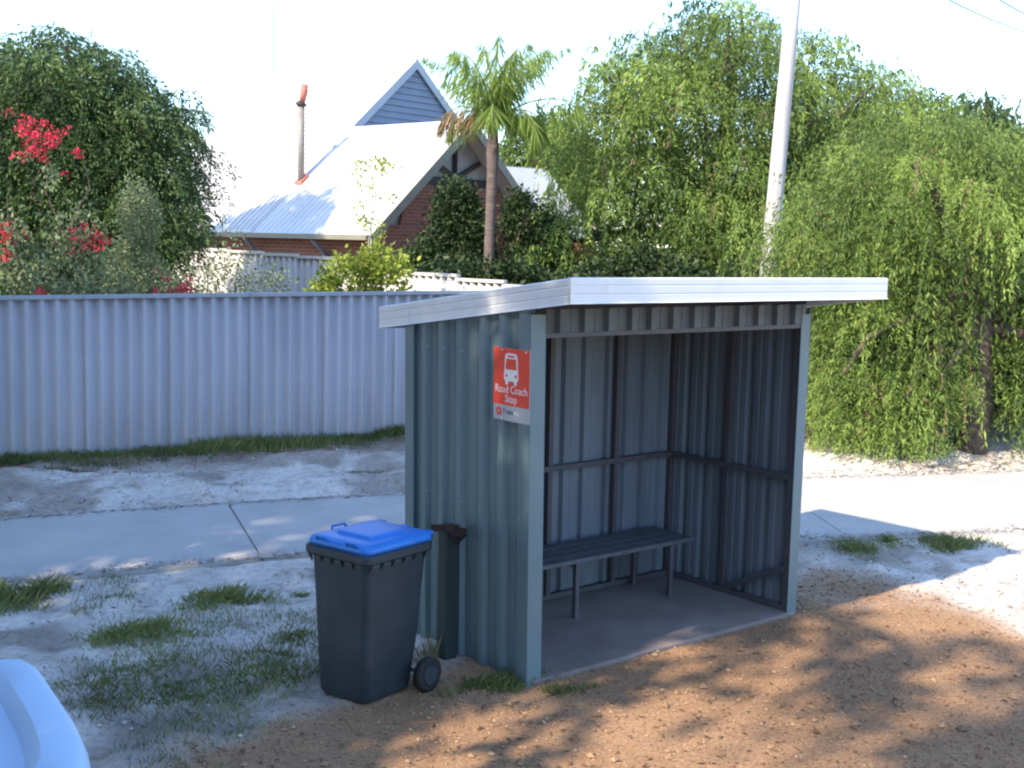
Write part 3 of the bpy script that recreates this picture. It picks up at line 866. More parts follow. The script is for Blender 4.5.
# gutter, downpipe, windows along the shaded side
gut = MB().bar(Hp(.05, -.07, EZ-.06), Hp(T2, -.07, EZ-.06), .13, .12).build('gutter', M_barge, house, .01)
for t in (2.0, T1+.3):
    MB().tube([Hp(t, -.02, EZ-.12), Hp(t, .30, EZ-.38), Hp(t, .38, EZ-.45), Hp(t, .38, .2)], .045, 8).build('downpipe', M_weather, gut)
for t in (.95, 3.1, 5.6):
    wdw = hpart('window', M_timber, t, t+1.0, IN-.03, IN+.02, 1.0, 2.25)
    for q in (0, 1):
        hpart('pane', M_glass, t+.05+q*.46, t+.48+q*.46, IN-.04, IN-.031, 1.05, 2.2, parent=wdw)
for t in (.4, 1.5, 2.6, 3.7, 4.8):
    MB().bar(Hp(t, .06, EZ-.08), Hp(t, .44, EZ+.22), .06, .10).build('rafter', M_timber, house)
# flue
cb = Hp(T1, 1.52, EZ+SLP*1.52)
flue = MB().tube([cb-Vector((0, 0, .15)), cb+Vector((0, 0, 1.85))], .085, 12).build('flue', M_flue, house)
MB().tube([cb+Vector((0, 0, 1.84)), cb+Vector((0, 0, 1.90)), cb+Vector((.02, 0, 1.96))], [.10, .15, .08], 10).build('collar', M_timber, flue)
MB().tube([cb+Vector((0.02, 0, 1.95)), cb+Vector((.07, 0, 2.18)), cb+Vector((.08, 0, 2.38))], [.07, .09, .085], 10).build('cowl', M_cowl, flue)
MB().box(cb+Vector((0, 0, .03)), HR*.14, (HG+Vector((0, 0, SLP))).normalized()*.16, Vector((0, 0, .05))).build('flashing', M_cowl, flue)
# rear wing on the right
wv = [Vector(p) for p in ((-.5, 33.2, 4.66), (0.72, 31.0, 4.46), (1.95, 28.0, 2.80), (0.6, 30.2, 2.84))]
M_wing = mat('wing_roof_shaded', (0.30, 0.34, 0.40), 0.5, var=.08, scale=1)  # bluish shade on this roof painted into its sheet colour
wing = MB().hexa([v-Vector((0, 0, .1)) for v in (wv[3], wv[2], wv[1], wv[0])] + [wv[3], wv[2], wv[1], wv[0]]).build('wing_roof', M_wing, house)
wdir = (wv[2]-wv[3])
mbw = MB()
for i in range(15):
    f = (i+.5)/15
    mbw.bar(wv[3].lerp(wv[2], f)+Vector((0, 0, .01)), wv[0].lerp(wv[1], f)+Vector((0, 0, .01)), .03, .03)
mbw.build('roof_ribs', M_wing, wing)
q0, q1, q2, q3 = wv[3].lerp(wv[0], .12), wv[2].lerp(wv[1], .12), wv[1], wv[0]
uvbox(MB().hexa([Vector((p.x, p.y, 0)) for p in (q0, q1, q2, q3)] + [Vector((p.x, p.y, p.z-.15)) for p in (q0, q1, q2, q3)]).build('wing_wall', M_brick, house))

# television antenna on the ridge
ab = Hp(T2-.1, AM, EZ+SLP*AM+.03)
ant = thing('antenna', ab, 'thin television antenna mast on the house ridge', 'antenna')
MB().tube([ab, ab+Vector((0, 0, 4.2))], .018, 6).build('mast', M_fcap, ant)
for z, L in ((.55, .5), (.9, .9), (1.3, 1.2), (2.3, 1.0), (3.0, .8)):
    MB().tube([ab+Vector((-L*.5, 0, z)), ab+Vector((L*.5, 0, z))], .008, 5).build('element', M_fcap, ant)

# ------------------------------------------------------------------ vegetation builders
def rotz(a):
    c, s = np.cos(a), np.sin(a)
    z = np.zeros_like(c); o = np.ones_like(c)
    return np.stack([np.stack([c, -s, z], -1), np.stack([s, c, z], -1), np.stack([z, z, o], -1)], -2)

def leaf_quads(base, dirv, side, length, width):
    """diamond leaves; arrays (N,3),(N,3),(N,3),(N,),(N,)"""
    L = length[:, None]; Wd = width[:, None]
    return np.stack([base, base+dirv*L*.45+side*Wd*.5, base+dirv*L, base+dirv*L*.45-side*Wd*.5], 1)
def unit(a): return a/np.maximum(np.linalg.norm(a, axis=-1, keepdims=True), 1e-9)

def strand_template(n, length, out, leaf, wid, r):
    """weeping branchlet: leaves hang along a stem that arches out (+x) and falls"""
    t = np.sort(r.uniform(0.02, 1, n))
    px = out*(1-np.exp(-2.2*t))
    pz = .16*length*np.sin(np.minimum(t*2.2, 1)*math.pi) - length*t**1.7
    py = .05*length*np.sin(t*3+r.uniform(0, 6))
    b = np.stack([px, py, pz], 1)
    d = np.stack([r.normal(.18, .38, n), r.normal(0, .42, n), -np.abs(r.normal(.85, .3, n))], 1)
    d = unit(d)
    side = unit(np.cross(d, r.normal(0, 1, (n, 3))))
    return leaf_quads(b, d, side, leaf*r.uniform(.7, 1.25, n), wid*r.uniform(.8, 1.25, n))
def clump_template(n, rad, leaf, wid, r, up=.2):
    b = r.normal(0, 1, (n, 3)); b = unit(b)*(rad*r.uniform(.1, 1, (n, 1))**.5)
    d = unit(b*.8/rad + r.normal(0, .7, (n, 3)) + np.array([0, 0, up]))
    side = unit(np.cross(d, r.normal(0, 1, (n, 3))))
    return leaf_quads(b, d, side, leaf*r.uniform(.7, 1.25, n), wid*r.uniform(.8, 1.2, n))

def scatter(templates, pos, ang, scl, tint, r, tvar=.12):
    """copies of leaf templates; returns (N,4,3) and per-leaf tint"""
    outV = []; outT = []
    which = r.integers(0, len(templates), len(pos))
    for k, tp in enumerate(templates):
        sel = np.where(which == k)[0]
        if len(sel) == 0: continue
        n = tp.shape[0]
        V = tp.reshape(-1, 3)
        Rm = rotz(ang[sel])
        Q = np.einsum('sij,vj->svi', Rm, V)*scl[sel][:, None, None] + pos[sel][:, None, :]
        outV.append(Q.reshape(-1, 4, 3))
        tt_ = np.repeat(tint[sel], n) + r.normal(0, tvar, len(sel)*n)
        outT.append(np.clip(tt_, 0, 1))
    return np.concatenate(outV), np.concatenate(outT)

def poisson(cands, dmin, nmax):
    keep = []
    K = np.empty((nmax, 3))
    for p in cands:
        m = len(keep)
        if m == nmax: break
        if m == 0 or ((K[:m]-p)**2).sum(1).min() > dmin*dmin:
            K[m] = p; keep.append(p)
    return K[:len(keep)]
def droop_clump(n, rad, leaf, wid, r):
    """umbrella of drooping leaves: thick over the top, falling at the rim"""
    q = np.sqrt(r.uniform(0, 1, n)); a = r.uniform(0, 6.28, n)
    lob = 1 + .25*np.sin(a*3+r.uniform(0, 6)) + .18*np.sin(a*5+r.uniform(0, 6))
    z = .35 - 1.15*q**2.2 + r.normal(0, .13, n)
    b = np.stack([q*lob*np.cos(a), q*lob*np.sin(a), z], 1)*rad
    o = np.stack([np.cos(a), np.sin(a), 0*a], 1)
    d = unit(o*.75 + r.normal(0, .38, (n, 3)) + np.array([0, 0, -.55]))
    side = unit(np.cross(d, r.normal(0, 1, (n, 3))))
    return leaf_quads(b, d, side, leaf*r.uniform(.7, 1.25, n), wid*r.uniform(.8, 1.25, n))
def weeping_crown(lobes, nclump, per, r, leaf=.10, wid=.016, slen=(.3, .65), nleaf=26, bias_up=.15, ground_z=None, spread=.22, dry=.03, fill=.3, hole=None, mound=260, gap=.4):
    """mounds of leaves spaced over the lobes, each with strands that fall from it"""
    temps = [strand_template(nleaf, 1.0, r.uniform(.35, .75), leaf*1.7, wid*1.7, r) for _ in range(10)]
    moundt = [droop_clump(mound, 1.0, leaf/(spread*1.5), wid/(spread*1.5), r) for _ in range(6)]
    vol = np.array([l[1][0]*l[1][1]+l[1][0]*l[1][2]*2 for l in lobes]); vol = vol/vol.sum()
    nc = nclump*8
    li = r.choice(len(lobes), nc, p=vol)
    c = np.array([lobes[i][0] for i in li]); rad = np.array([lobes[i][1] for i in li])
    d = unit(r.normal(0, 1, (nc, 3)) + np.array([0, 0, bias_up]))
    k = np.where(r.random((nc, 1)) < fill, r.uniform(.3, .75, (nc, 1)), r.uniform(.74, 1.06, (nc, 1)))
    allp = c + d*rad*k
    cp = poisson(allp, gap, nclump)
    m = len(cp)
    ctr = np.mean([l[0] for l in lobes], 0)
    az = np.arctan2(cp[:, 1]-ctr[1], cp[:, 0]-ctr[0])
    ct = np.clip(r.normal(.46, .24, m), .0, .85)
    big = r.uniform(.7, 1.35, m)
    V1, T1_ = scatter(moundt, cp, r.uniform(0, 6.28, m), spread*1.5*big, ct, r)
    T1_ = np.minimum(T1_, .87)
    n = m*per
    pos = np.repeat(cp, per, 0) + r.normal(0, 1, (n, 3))*np.array([1, 1, .6])*spread*.8*np.repeat(big, per)[:, None]
    ang = np.where(r.random(n) < .6, np.repeat(az, per) + r.normal(0, .7, n), r.uniform(0, 6.28, n))
    scl = r.uniform(slen[0], slen[1], n)*np.repeat(big, per)
    tint = np.clip(np.repeat(ct, per) + r.normal(0, .08, n), 0, .85)
    V, T = scatter(temps, pos, ang, scl, np.where(r.random(n) < dry, 5.0, tint), r)
    T = np.where(T > .99, 1.0, np.minimum(T, .87))
    V = np.concatenate([V, V1]); T = np.concatenate([T, T1_])
    ok = np.ones(len(V), bool)
    if ground_z is not None:
        ok &= V[:, :, 2].min(1) > ground_z
    if hole is not None:
        q = V.mean(1)
        ok &= ~((np.abs(q[:, 0]-hole[0]) < hole[1]*(.7+.5*vnoise(q[:, 2], q[:, 1], 3.0, 77))) & (q[:, 2] < hole[2]) & (q[:, 1] < hole[3]))
    return V[ok], T[ok], cp

def limb_path(a, b, bend, r, n=5):
    a, b = Vector(a), Vector(b)
    pts = []
    for i in range(n+1):
        t = i/n
        p = a.lerp(b, t) + Vector((0, 0, bend*math.sin(t*math.pi)))
        if 0 < i < n: p += Vector(r.normal(0, .05, 3)*(b-a).length*.5)
        pts.append(p)
    return pts

def make_tree(name, base, trunk_h, trunk_r, lobes, label, cat, r, leafm, nclump, per, group=None, lean=(0, 0), nlimb=12, **kw):
    t = thing(name, base, label, cat, group)
    b = Vector(base)
    fork = b + Vector((lean[0], lean[1], trunk_h))
    MB().tube([b-Vector((0, 0, .2)), b+Vector((0, 0, .1)), b.lerp(fork, .5)+Vector((.05, -.04, 0)), fork], [trunk_r*1.5, trunk_r*1.15, trunk_r*.95, trunk_r*.8], 10).build('trunk', M_bark, t)
    V, T, cp = weeping_crown(lobes, nclump, per, r, **kw)
    sel = r.choice(len(cp), nlimb, replace=False)
    for i in sel:
        e = Vector(cp[i])
        pts = limb_path(fork if r.random() < .6 else b.lerp(fork, .8), e, .25*(e-fork).length*.5, r)
        MB().tube(pts, [trunk_r*.55*(1-.85*q/5)+.006 for q in range(6)], 6, cap=False).build('limb', M_bark, t)
    np_mesh('crown', V, 4, leafm, t, T)
    return t

def make_shrub(name, base, blobs, label, cat, r, leafm, leaf=.06, wid=.03, dens=260, rad=.22, nleaf=22, stems=6, group=None, zmax=None):
    """broad-leaved shrub: blobs are (centre, radii, share)"""
    t = thing(name, base, label, cat, group)
    temps = [clump_template(nleaf, rad, leaf, wid, r) for _ in range(6)]
    P_ = []
    for c, rd, sh in blobs:
        n = max(6, int(dens*sh))
        d = unit(r.normal(0, 1, (n, 3)))
        P_.append(np.array(c) + d*np.array(rd)*(r.uniform(.3, 1.05, (n, 1))**.5))
    pos = np.concatenate(P_)
    n = len(pos)
    tint = np.clip(r.normal(.5, .25, n), 0, 1)
    V, T = scatter(temps, pos, r.uniform(0, 6.28, n), r.uniform(.7, 1.3, n), tint, r, .15)
    ok = V[:, :, 2].min(1) > base[2]+.02
    V, T = V[ok], T[ok]
    np_mesh('crown', V, 4, leafm, t, T)
    b = Vector(base)
    for i in range(stems):
        e = Vector(pos[r.integers(0, n)])
        MB().tube(limb_path(b+Vector((r.normal(0, .05), r.normal(0, .05), -.05)), e, .1, r), [.022*(1-.7*q/5) for q in range(6)], 6, cap=False).build('stem', M_bark, t)
    return t

# ------------------------------------------------------------------ weeping trees on the right
r = np.random.default_rng(11)
make_tree('peppermint_tree', (4.1, 24.3, .24), 2.4, .24,
    [((3.9, 24.2, 5.3), (1.9, 1.9, 2.0)), ((2.3, 23.9, 4.7), (1.45, 1.5, 1.7)), ((6.8, 24.6, 4.7), (1.6, 1.5, 1.6)), ((5.5, 24.4, 4.8), (1.7, 1.6, 1.75)), ((3.2, 23.2, 3.0), (2.0, 1.2, 1.5)), ((5.0, 23.4, 2.8), (1.8, 1.2, 1.4)), ((1.5, 24.2, 2.6), (.9, 1.2, 1.3)), ((7.2, 25.0, 3.2), (1.6, 1.4, 1.5))],
    'tall weeping tree with bright green foliage rising behind the timber pole', 'tree', r, L_pepper, 380, 18, nlimb=44, leaf=.088, wid=.020, slen=(.40, .85), nleaf=26, ground_z=.4, spread=.34, gap=.55, mound=560, fill=.3)
r = np.random.default_rng(12)
make_tree('peppermint_tree', (5.62, 14.75, .2), 1.9, .17,
    [((4.9, 15.0, 3.1), (1.35, 1.2, 1.15)), ((4.0, 15.1, 2.4), (.85, .9, .95)), ((6.2, 15.4, 3.0), (1.2, 1.2, 1.1)), ((4.55, 14.6, 1.75), (.85, .7, .8)), ((3.95, 14.6, 1.15), (.6, .6, .75)), ((4.75, 14.4, 1.0), (.65, .5, .7)), ((4.35, 14.4, .7), (.8, .4, .4)), ((5.2, 14.9, 1.5), (.5, .5, .9)), ((7.0, 15.0, 2.0), (.9, .9, 1.2)), ((6.25, 14.4, 1.5), (.30, .4, .8))],
    'weeping tree with foliage trailing to the ground at the right beside the footpath', 'tree', r, L_pepper, 420, 20, nlimb=44, leaf=.068, wid=.0135, slen=(.30, .75), nleaf=30, ground_z=.22, spread=.25, gap=.38, mound=480, fill=.22, hole=(5.62, .18, 1.9, 15.2))
# ------------------------------------------------------------------ tree at the left, over the front yard
r = np.random.default_rng(13)
make_tree('peppermint_tree', (-6.4, 18.3, .24), 2.0, .18,
    [((-6.65, 18.2, 4.15), (1.35, 1.2, 1.2)), ((-5.7, 18.4, 3.75), (1.0, 1.0, 1.15)), ((-7.6, 18.2, 3.9), (1.2, 1.2, 1.3)), ((-5.6, 18.0, 2.6), (.95, .9, .9)), ((-6.8, 17.8, 2.5), (1.2, 1.0, .9)), ((-6.3, 18.1, 3.2), (.9, .8, .9))],
    'dense dark green rounded tree behind the front fence at the left', 'tree', r, L_pepper_dark, 420, 9, nlimb=16, leaf=.08, wid=.022, slen=(.22, .45), ground_z=.9, spread=.24, gap=.30, mound=420)
# trees between and behind
r = np.random.default_rng(14)
make_tree('background_tree', (.9, 38, .24), 2.5, .22, [((.9, 38, 4.9), (1.6, 1.5, 1.5)), ((.4, 37.6, 3.9), (1.5, 1.3, 1.2))],
    'yellow-green tree far behind the house just right of the palm trunk', 'tree', r, L_pepper, 120, 8, nlimb=6, leaf=.16, wid=.045, slen=(.5, .8), spread=.35, mound=160)
r = np.random.default_rng(15)
make_tree('background_tree', (10.5, 31, .24), 2.6, .25, [((10.2, 31, 5.0), (2.4, 2, 1.6)), ((12.6, 31.5, 4.6), (2.3, 2, 1.5)), ((8.3, 30.5, 4.6), (1.8, 1.6, 1.5)), ((10.5, 30, 3.0), (3.6, 1.5, 1.5))],
    'distant dark tree showing above the weeping tree at the right edge', 'tree', r, L_pepper_dark, 260, 8, nlimb=8, leaf=.16, wid=.045, slen=(.5, .9), spread=.4, mound=160)
# dark evergreen shrubs and climbers in front of the timbered gable
r = np.random.default_rng(16)
make_shrub('dark_shrub', (-1.25, 24.6, .24), [((-1.2, 24.8, 3.0), (.42, .4, .8), .8), ((-1.65, 24.6, 1.8), (.72, .6, .95), 1.2), ((-.85, 24.7, 2.2), (.45, .5, 1.0), .8)],
    'dark evergreen climber covering the left half of the timbered gable', 'shrub', r, L_dark, leaf=.085, wid=.05, dens=420, rad=.25, nleaf=24)
make_shrub('dark_shrub', (.45, 24.2, .24), [((.55, 24.4, 2.3), (.55, .5, .95), .9), ((.2, 24.0, 1.4), (.9, .6, .9), 1.1), ((.1, 24.6, 3.0), (.3, .3, .6), .3), ((1.2, 24.0, 1.4), (.8, .6, .9), 1.0)],
    'dark leafy shrub to the right of the palm trunk', 'shrub', r, L_dark, leaf=.085, wid=.05, dens=420, rad=.25, nleaf=24)
make_shrub('dark_shrub', (-.5, 21.4, .24), [((-1.0, 21.5, 1.3), (.8, .4, .95), 1.0), ((-.2, 21.3, 1.35), (.7, .4, .95), 1.0), ((.4, 21.5, 1.2), (.6, .4, .9), .8)],
    'low dark shrub at the foot of the palm behind the side fence', 'shrub', r, L_dark, leaf=.10, wid=.06, dens=300, rad=.25, nleaf=24)
make_shrub('dark_hedge', (2.6, 21.2, .24), [((2.2, 21.4, 1.4), (1.1, .6, 1.2), 1.2), ((3.6, 21.2, 1.3), (1.2, .6, 1.1), 1.2), ((1.3, 21.0, 1.2), (.7, .5, 1.0), .8)],
    'dark hedge in the shade below the tall weeping tree', 'hedge', r, L_dark, leaf=.10, wid=.06, dens=330, rad=.25, nleaf=24)

make_shrub('dark_hedge', (4.6, 17.6, .24), [((3.6, 17.4, 1.1), (1.0, .5, 1.0), 1.0), ((4.9, 17.6, 1.2), (1.1, .5, 1.1), 1.1), ((6.2, 17.8, 1.3), (1.1, .6, 1.2), 1.1)],
    'dark undergrowth in the shade behind the weeping tree by the footpath', 'hedge', r, L_dark, leaf=.09, wid=.05, dens=330, rad=.25, nleaf=24)
make_shrub('dark_hedge', (8.6, 18.4, .24), [((7.6, 18.0, 1.2), (1.0, .6, 1.1), 1.0), ((8.9, 18.4, 1.3), (1.2, .6, 1.2), 1.1)],
    'dark undergrowth at the right edge behind the trunk of the weeping tree', 'hedge', r, L_dark, leaf=.09, wid=.05, dens=330, rad=.25, nleaf=24)
# ------------------------------------------------------------------ front yard plants
r = np.random.default_rng(17)
make_shrub('grey_shrub', (-4.75, 15.6, .24), [((-4.78, 15.6, 2.75), (.20, .2, .55), .45), ((-4.85, 15.6, 2.0), (.36, .3, .5), .6), ((-4.45, 15.5, 1.75), (.35, .3, .35), .4), ((-4.9, 15.6, 1.3), (.4, .35, .5), .4)],
    'pale grey-green upright shrub behind the fence below the left tree', 'shrub', r, L_grey, leaf=.045, wid=.016, dens=420, rad=.13, nleaf=30, stems=5)
make_shrub('lime_shrub', (-2.15, 16.6, .24), [((-2.25, 16.6, 1.95), (.46, .3, .42), .8), ((-1.72, 16.6, 2.25), (.34, .25, .24), .4), ((-2.55, 16.5, 1.75), (.25, .25, .3), .3), ((-1.65, 16.6, 1.7), (.25, .2, .3), .25), ((-2.1, 16.5, 1.2), (.5, .3, .5), .5)],
    'bright yellow-green shrub above the fence in front of the house', 'shrub', r, L_lime, leaf=.075, wid=.042, dens=150, rad=.14, nleaf=18, stems=6)
make_shrub('pale_shrub', (-4.0, 17.0, .24), [((-4.1, 17.0, 1.9), (.35, .3, .4), .4), ((-3.5, 17.0, 1.85), (.40, .3, .36), .4), ((-3.9, 17, 1.3), (.6, .3, .5), .4), ((-3.9, 17, 2.35), (.12, .12, .3), .08)],
    'sparse pale green bush in front of the side fence', 'shrub', r, L_grey, leaf=.06, wid=.028, dens=130, rad=.15, nleaf=14, stems=8)
# slim sapling
t = thing('sapling', (-2.05, 17.4, .24), 'slim sapling with pale yellow leaves rising before the house roof', 'sapling')
sp = Vector((-2.05, 17.4, .24))
MB().tube([sp-Vector((0, 0, .1)), sp+Vector((.02, 0, 1.5)), sp+Vector((0, 0, 2.6)), sp+Vector((.03, 0, 3.35))], [.022, .018, .012, .006], 7).build('trunk', M_pole, t)
temps = [clump_template(12, .09, .07, .036, r, .3) for _ in range(4)]
pos = []
for i in range(120):
    z = r.uniform(.9, 3.5); q = (z-.9)/2.6
    rad = .10+.10*(q > .55)+.06*(q > .8)
    pos.append((sp.x + r.normal(0, rad*.8) + .05*(q > .8)*1.5, sp.y + r.normal(0, rad*.7), sp.z + z))
pos = np.array(pos)
keep = r.random(len(pos)) < np.where(pos[:, 2]-.24 > 2.2, 1.0, .30)
pos = pos[keep]
V, T = scatter(temps, pos, r.uniform(0, 6.28, len(pos)), r.uniform(.6, 1.1, len(pos)), r.uniform(.55, 1, len(pos)), r)
np_mesh('crown', V, 4, L_lime, t, T)

# bougainvillea sprawling over the fence corner
r = np.random.default_rng(18)
bg_ = thing('bougainvillea', (-5.6, 14.6, .24), 'sprawling bougainvillea with red flower clusters over the fence at far left', 'shrub')
bb = Vector((-5.6, 14.6, .24))
ends = [(-5.62, 14.6, 3.72), (-5.2, 14.8, 3.55), (-5.05, 14.6, 2.55), (-5.95, 14.4, 3.0), (-6.3, 14.6, 2.6), (-4.95, 14.7, 2.15), (-4.0, 14.75, 2.0), (-5.5, 14.2, 2.2), (-5.9, 14.9, 2.2), (-5.3, 14.3, 1.95), (-4.4, 14.6, 2.1), (-6.6, 14.5, 3.0)]
lp = []
for e in ends:
    pts = limb_path(bb, e, .35, r, 7)
    MB().tube(pts, [.016*(1-.75*q/7)+.002 for q in range(8)], 5, cap=False).build('stem', M_bark, bg_)
    for k in range(16):
        q = r.uniform(.3, 1.0)*7; i = min(int(q), 6)
        p = pts[i].lerp(pts[i+1], q-i)
        lp.append(np.array(p) + r.normal(0, .11, 3))
lp += [np.array((-5.5, 14.6, 2.0)) + r.normal(0, 1, 3)*np.array((.45, .2, .35)) for _ in range(150)]
lp += [np.array((-5.15, 14.15, 1.93)) + r.normal(0, 1, 3)*np.array((.22, .05, .10)) for _ in range(24)]
lp = np.array(lp)
temps = [clump_template(14, .13, .065, .035, r) for _ in range(5)]
V, T = scatter(temps, lp, r.uniform(0, 6.28, len(lp)), r.uniform(.7, 1.2, len(lp)), np.clip(r.normal(.5, .22, len(lp)), 0, 1), r)
np_mesh('foliage', V, 4, L_grey, bg_, T)
temps = [clump_template(15, .09, .05, .042, r) for _ in range(4)]
for (c, rad, n) in (((-5.62, 14.55, 3.70), .24, 42), ((-5.02, 14.45, 2.52), .13, 15), ((-3.98, 14.45, 2.02), .16, 14), ((-5.98, 14.4, 2.62), .10, 8), ((-6.05, 14.4, 2.3), .09, 6), ((-5.45, 14.05, 1.93), .06, 4), ((-5.22, 14.7, 3.55), .05, 3)):
    d = r.normal(0, .62, (n, 3))*rad*np.array([1, .7, .95])
    pos = np.array(c)+d
    V, T = scatter(temps, pos, r.uniform(0, 6.28, n), r.uniform(.5, .9, n), r.uniform(.2, .9, n), r)
    tag(np_mesh('flower_cluster', V, 4, L_bract, bg_, T), kind='stuff')

# ------------------------------------------------------------------ palm
r = np.random.default_rng(19)
pb = Vector((-.46, 22.0, .24))
palm = thing('palm_tree', pb, 'feathery palm with a bare brown trunk before the timbered gable', 'palm')
cz = 4.85
MB().tube([pb-Vector((0, 0, .2)), pb+Vector((-.02, 0, 1.0)), pb+Vector((.0, 0, 2.6)), pb+Vector((.02, 0, 3.6)), pb+Vector((.02, 0, 4.0)), pb+Vector((.02, 0, cz-.2))], [.15, .105, .09, .095, .115, .07], 12).build('trunk', M_palmbark, palm)
pc = pb + Vector((.03, 0, cz-.35))
fr = []  # azimuth, elevation, length, droop, dry
for i in range(12):
    fr.append((i*2.399, R(r.uniform(62, 86)), r.uniform(1.55, 2.05), r.uniform(.55, .85), False))
for i in range(3):
    fr.append((i*2.1+.5, R(r.uniform(30, 45)), r.uniform(1.2, 1.5), r.uniform(.9, 1.3), False))
fr.append((R(5), R(36), 2.1, .85, False))
fr.append((R(-35), R(35), 1.35, 1.5, False)); fr.append((R(10), R(25), 1.2, 1.4, False)); fr.append((R(188), R(40), 1.25, 1.2, True))
for az, el, L, dr, dry in fr:
    n = 16
    d = Vector((math.cos(az)*math.cos(el), math.sin(az)*math.cos(el), math.sin(el)))
    pts = [pc.copy()]
    h = Vector((math.cos(az), math.sin(az), 0))
    for k in range(n):
        e = el - dr*2.0*(k/n)**1.5
        pts.append(pts[-1] + (h*math.cos(e) + Vector((0, 0, math.sin(e))))*(L/n))
    f = MB().tube(pts, [.020*(1-.85*k/n) for k in range(n+1)], 5, cap=False).build('frond', M_rachis, palm)
    side = Vector((-h.y, h.x, 0))
    m_ = 84
    tt_ = r.uniform(.14, 1, m_*2)
    ii = np.minimum((tt_*n).astype(int), n-1); fr_ = tt_*n-ii
    pa = np.array([list(p) for p in pts])
    base = pa[ii]*(1-fr_[:, None]) + pa[ii+1]*fr_[:, None]
    tang = unit(pa[ii+1]-pa[ii])
    sg_ = np.where(np.arange(m_*2) % 2 == 0, 1, -1)[:, None]
    dv = unit(tang*.45 + np.array(list(side))*sg_*.36 + np.array([0, 0, -1.15]) + r.normal(0, .26, (m_*2, 3)))
    sd_ = unit(np.cross(dv, r.normal(0, 1, (m_*2, 3))))
    ln = .72*np.sin(np.clip(tt_, .1, 1)*math.pi*.8+.35)*r.uniform(.75, 1.1, m_*2)
    V = leaf_quads(base, dv, sd_, ln, np.full(m_*2, .020))
    np_mesh('leaflets', V, 4, L_palmdry if dry else L_palm, f, np.clip(r.normal(.55, .2, m_*2), 0, 1))

# ------------------------------------------------------------------ power pole and wires
pbase = Vector((3.94, 19.5, .22)); ptop = Vector((4.31, 19.5, 8.4))
pole = thing('power_pole', pbase, 'leaning bleached timber power pole behind the shelter', 'pole')
MB().tube([pbase-Vector((0, 0, .3)), pbase.lerp(ptop, .3), pbase.lerp(ptop, .65), ptop], [.145, .132, .118, .105], 14).build('shaft', M_pole, pole)
ca = pbase.lerp(ptop, .945)
arm = MB().bar(ca+Vector((-.75, -.13, .0)), ca+Vector((.75, -.13, 0)), .10, .12).build('crossarm', M_pole, pole)
far_b = Vector((21.0, 45.0, .24)); far_t = far_b+Vector((.0, 0, 10.3))
pole2 = thing('power_pole', far_b, 'distant power pole beyond the right edge of the picture', 'pole')
MB().tube([far_b-Vector((0, 0, .3)), far_t], [.15, .11], 12).build('shaft', M_pole, pole2)
MB().bar(far_t+Vector((-.7, -.13, -.5)), far_t+Vector((.7, -.13, -.5)), .10, .12).build('crossarm', M_pole, pole2)
for i, (dx, lab) in enumerate(((-.6, 'lower'), (.6, 'upper'))):
    a = ca+Vector((dx, -.13, .08)); b = far_t+Vector((dx, -.13, -.42))
    pts = [a.lerp(b, q/10)-Vector((0, 0, .5*math.sin(q/10*math.pi))) for q in range(11)]
    tag(MB().tube(pts, .016, 5).build('power_line', M_wire), lab+' of the two thin power lines crossing the top right corner of sky', 'wire', 'power lines at the top right')

# ------------------------------------------------------------------ parked car, corner of its bonnet in view at the lower left
CX, CY = -1.20, 4.52       # right flank and nose, car faces away from the camera
car = thing('parked_car', (CX-.85, CY-2.0, 0), 'pale blue parked car whose bonnet corner shows at the lower left', 'car')
def carsec(y, hw, z, zin, zb=.28):
    """closed cross-section at y: half width, rim height, height of the sunken bonnet panel"""
    x0 = CX-.85
    bw = min(.15, hw*.5)
    pr = [(-hw+.06, zb), (hw-.06, zb), (hw+.01, zb+.10), (hw+.012, (zb+z)/2), (hw+.004, z-.045), (hw-.012, z-.012), (hw-.04, z), (hw-bw, z-.004), (hw-bw-.05, zin)]
    left = [(-x, q) for x, q in reversed(pr[2:])]
    return [Vector((x0+x, y, q)) for x, q in pr+left]
secs = []
for y, hw, z, zin in ((4.52, .10, .90, .90), (4.505, .19, .965, .965), (4.48, .245, .99, .988), (4.40, .31, .997, .985), (4.30, .375, 1.0, .955), (4.15, .47, 1.0, .945), (4.0, .565, 1.0, .942), (3.87, .645, 1.0, .940), (3.72, .725, 1.0, .942), (3.60, .775, 1.002, .95), (3.45, .805, 1.005, .965), (3.1, .83, 1.01, .998), (2.6, .845, 1.02, 1.012), (1.6, .85, 1.02, 1.015), (1.1, .85, 1.02, 1.015), (.67, .82, .98, .975), (.52, .74, .9, .89)):
    secs.append(carsec(y, hw, z, zin))
cb_ = MB().loft(secs).build('body', M_car, car)
md = cb_.modifiers.new('edge', 'EDGE_SPLIT'); md.split_angle = R(38)
x0 = CX-.85
cab = []
for y, hw, z in ((CY-1.30, .74, 1.03), (CY-2.0, .62, 1.45), (CY-2.3, .60, 1.48), (CY-3.3, .60, 1.46), (CY-3.9, .70, 1.02)):
    cab.append([Vector((x0-.76, y, 1.0)), Vector((x0+.76, y, 1.0)), Vector((x0+hw, y, z)), Vector((x0-hw, y, z))])
MB().loft(cab, smooth=False).build('glasshouse', M_glass, car)
MB().hexa([Vector((x0+sx*.61, CY+dy, 1.455 + dz)) for dz in (0, .03) for sx, dy in ((-1, -3.35), (1, -3.35), (1, -2.0), (-1, -2.0))]).build('roof', M_car, car, .02)
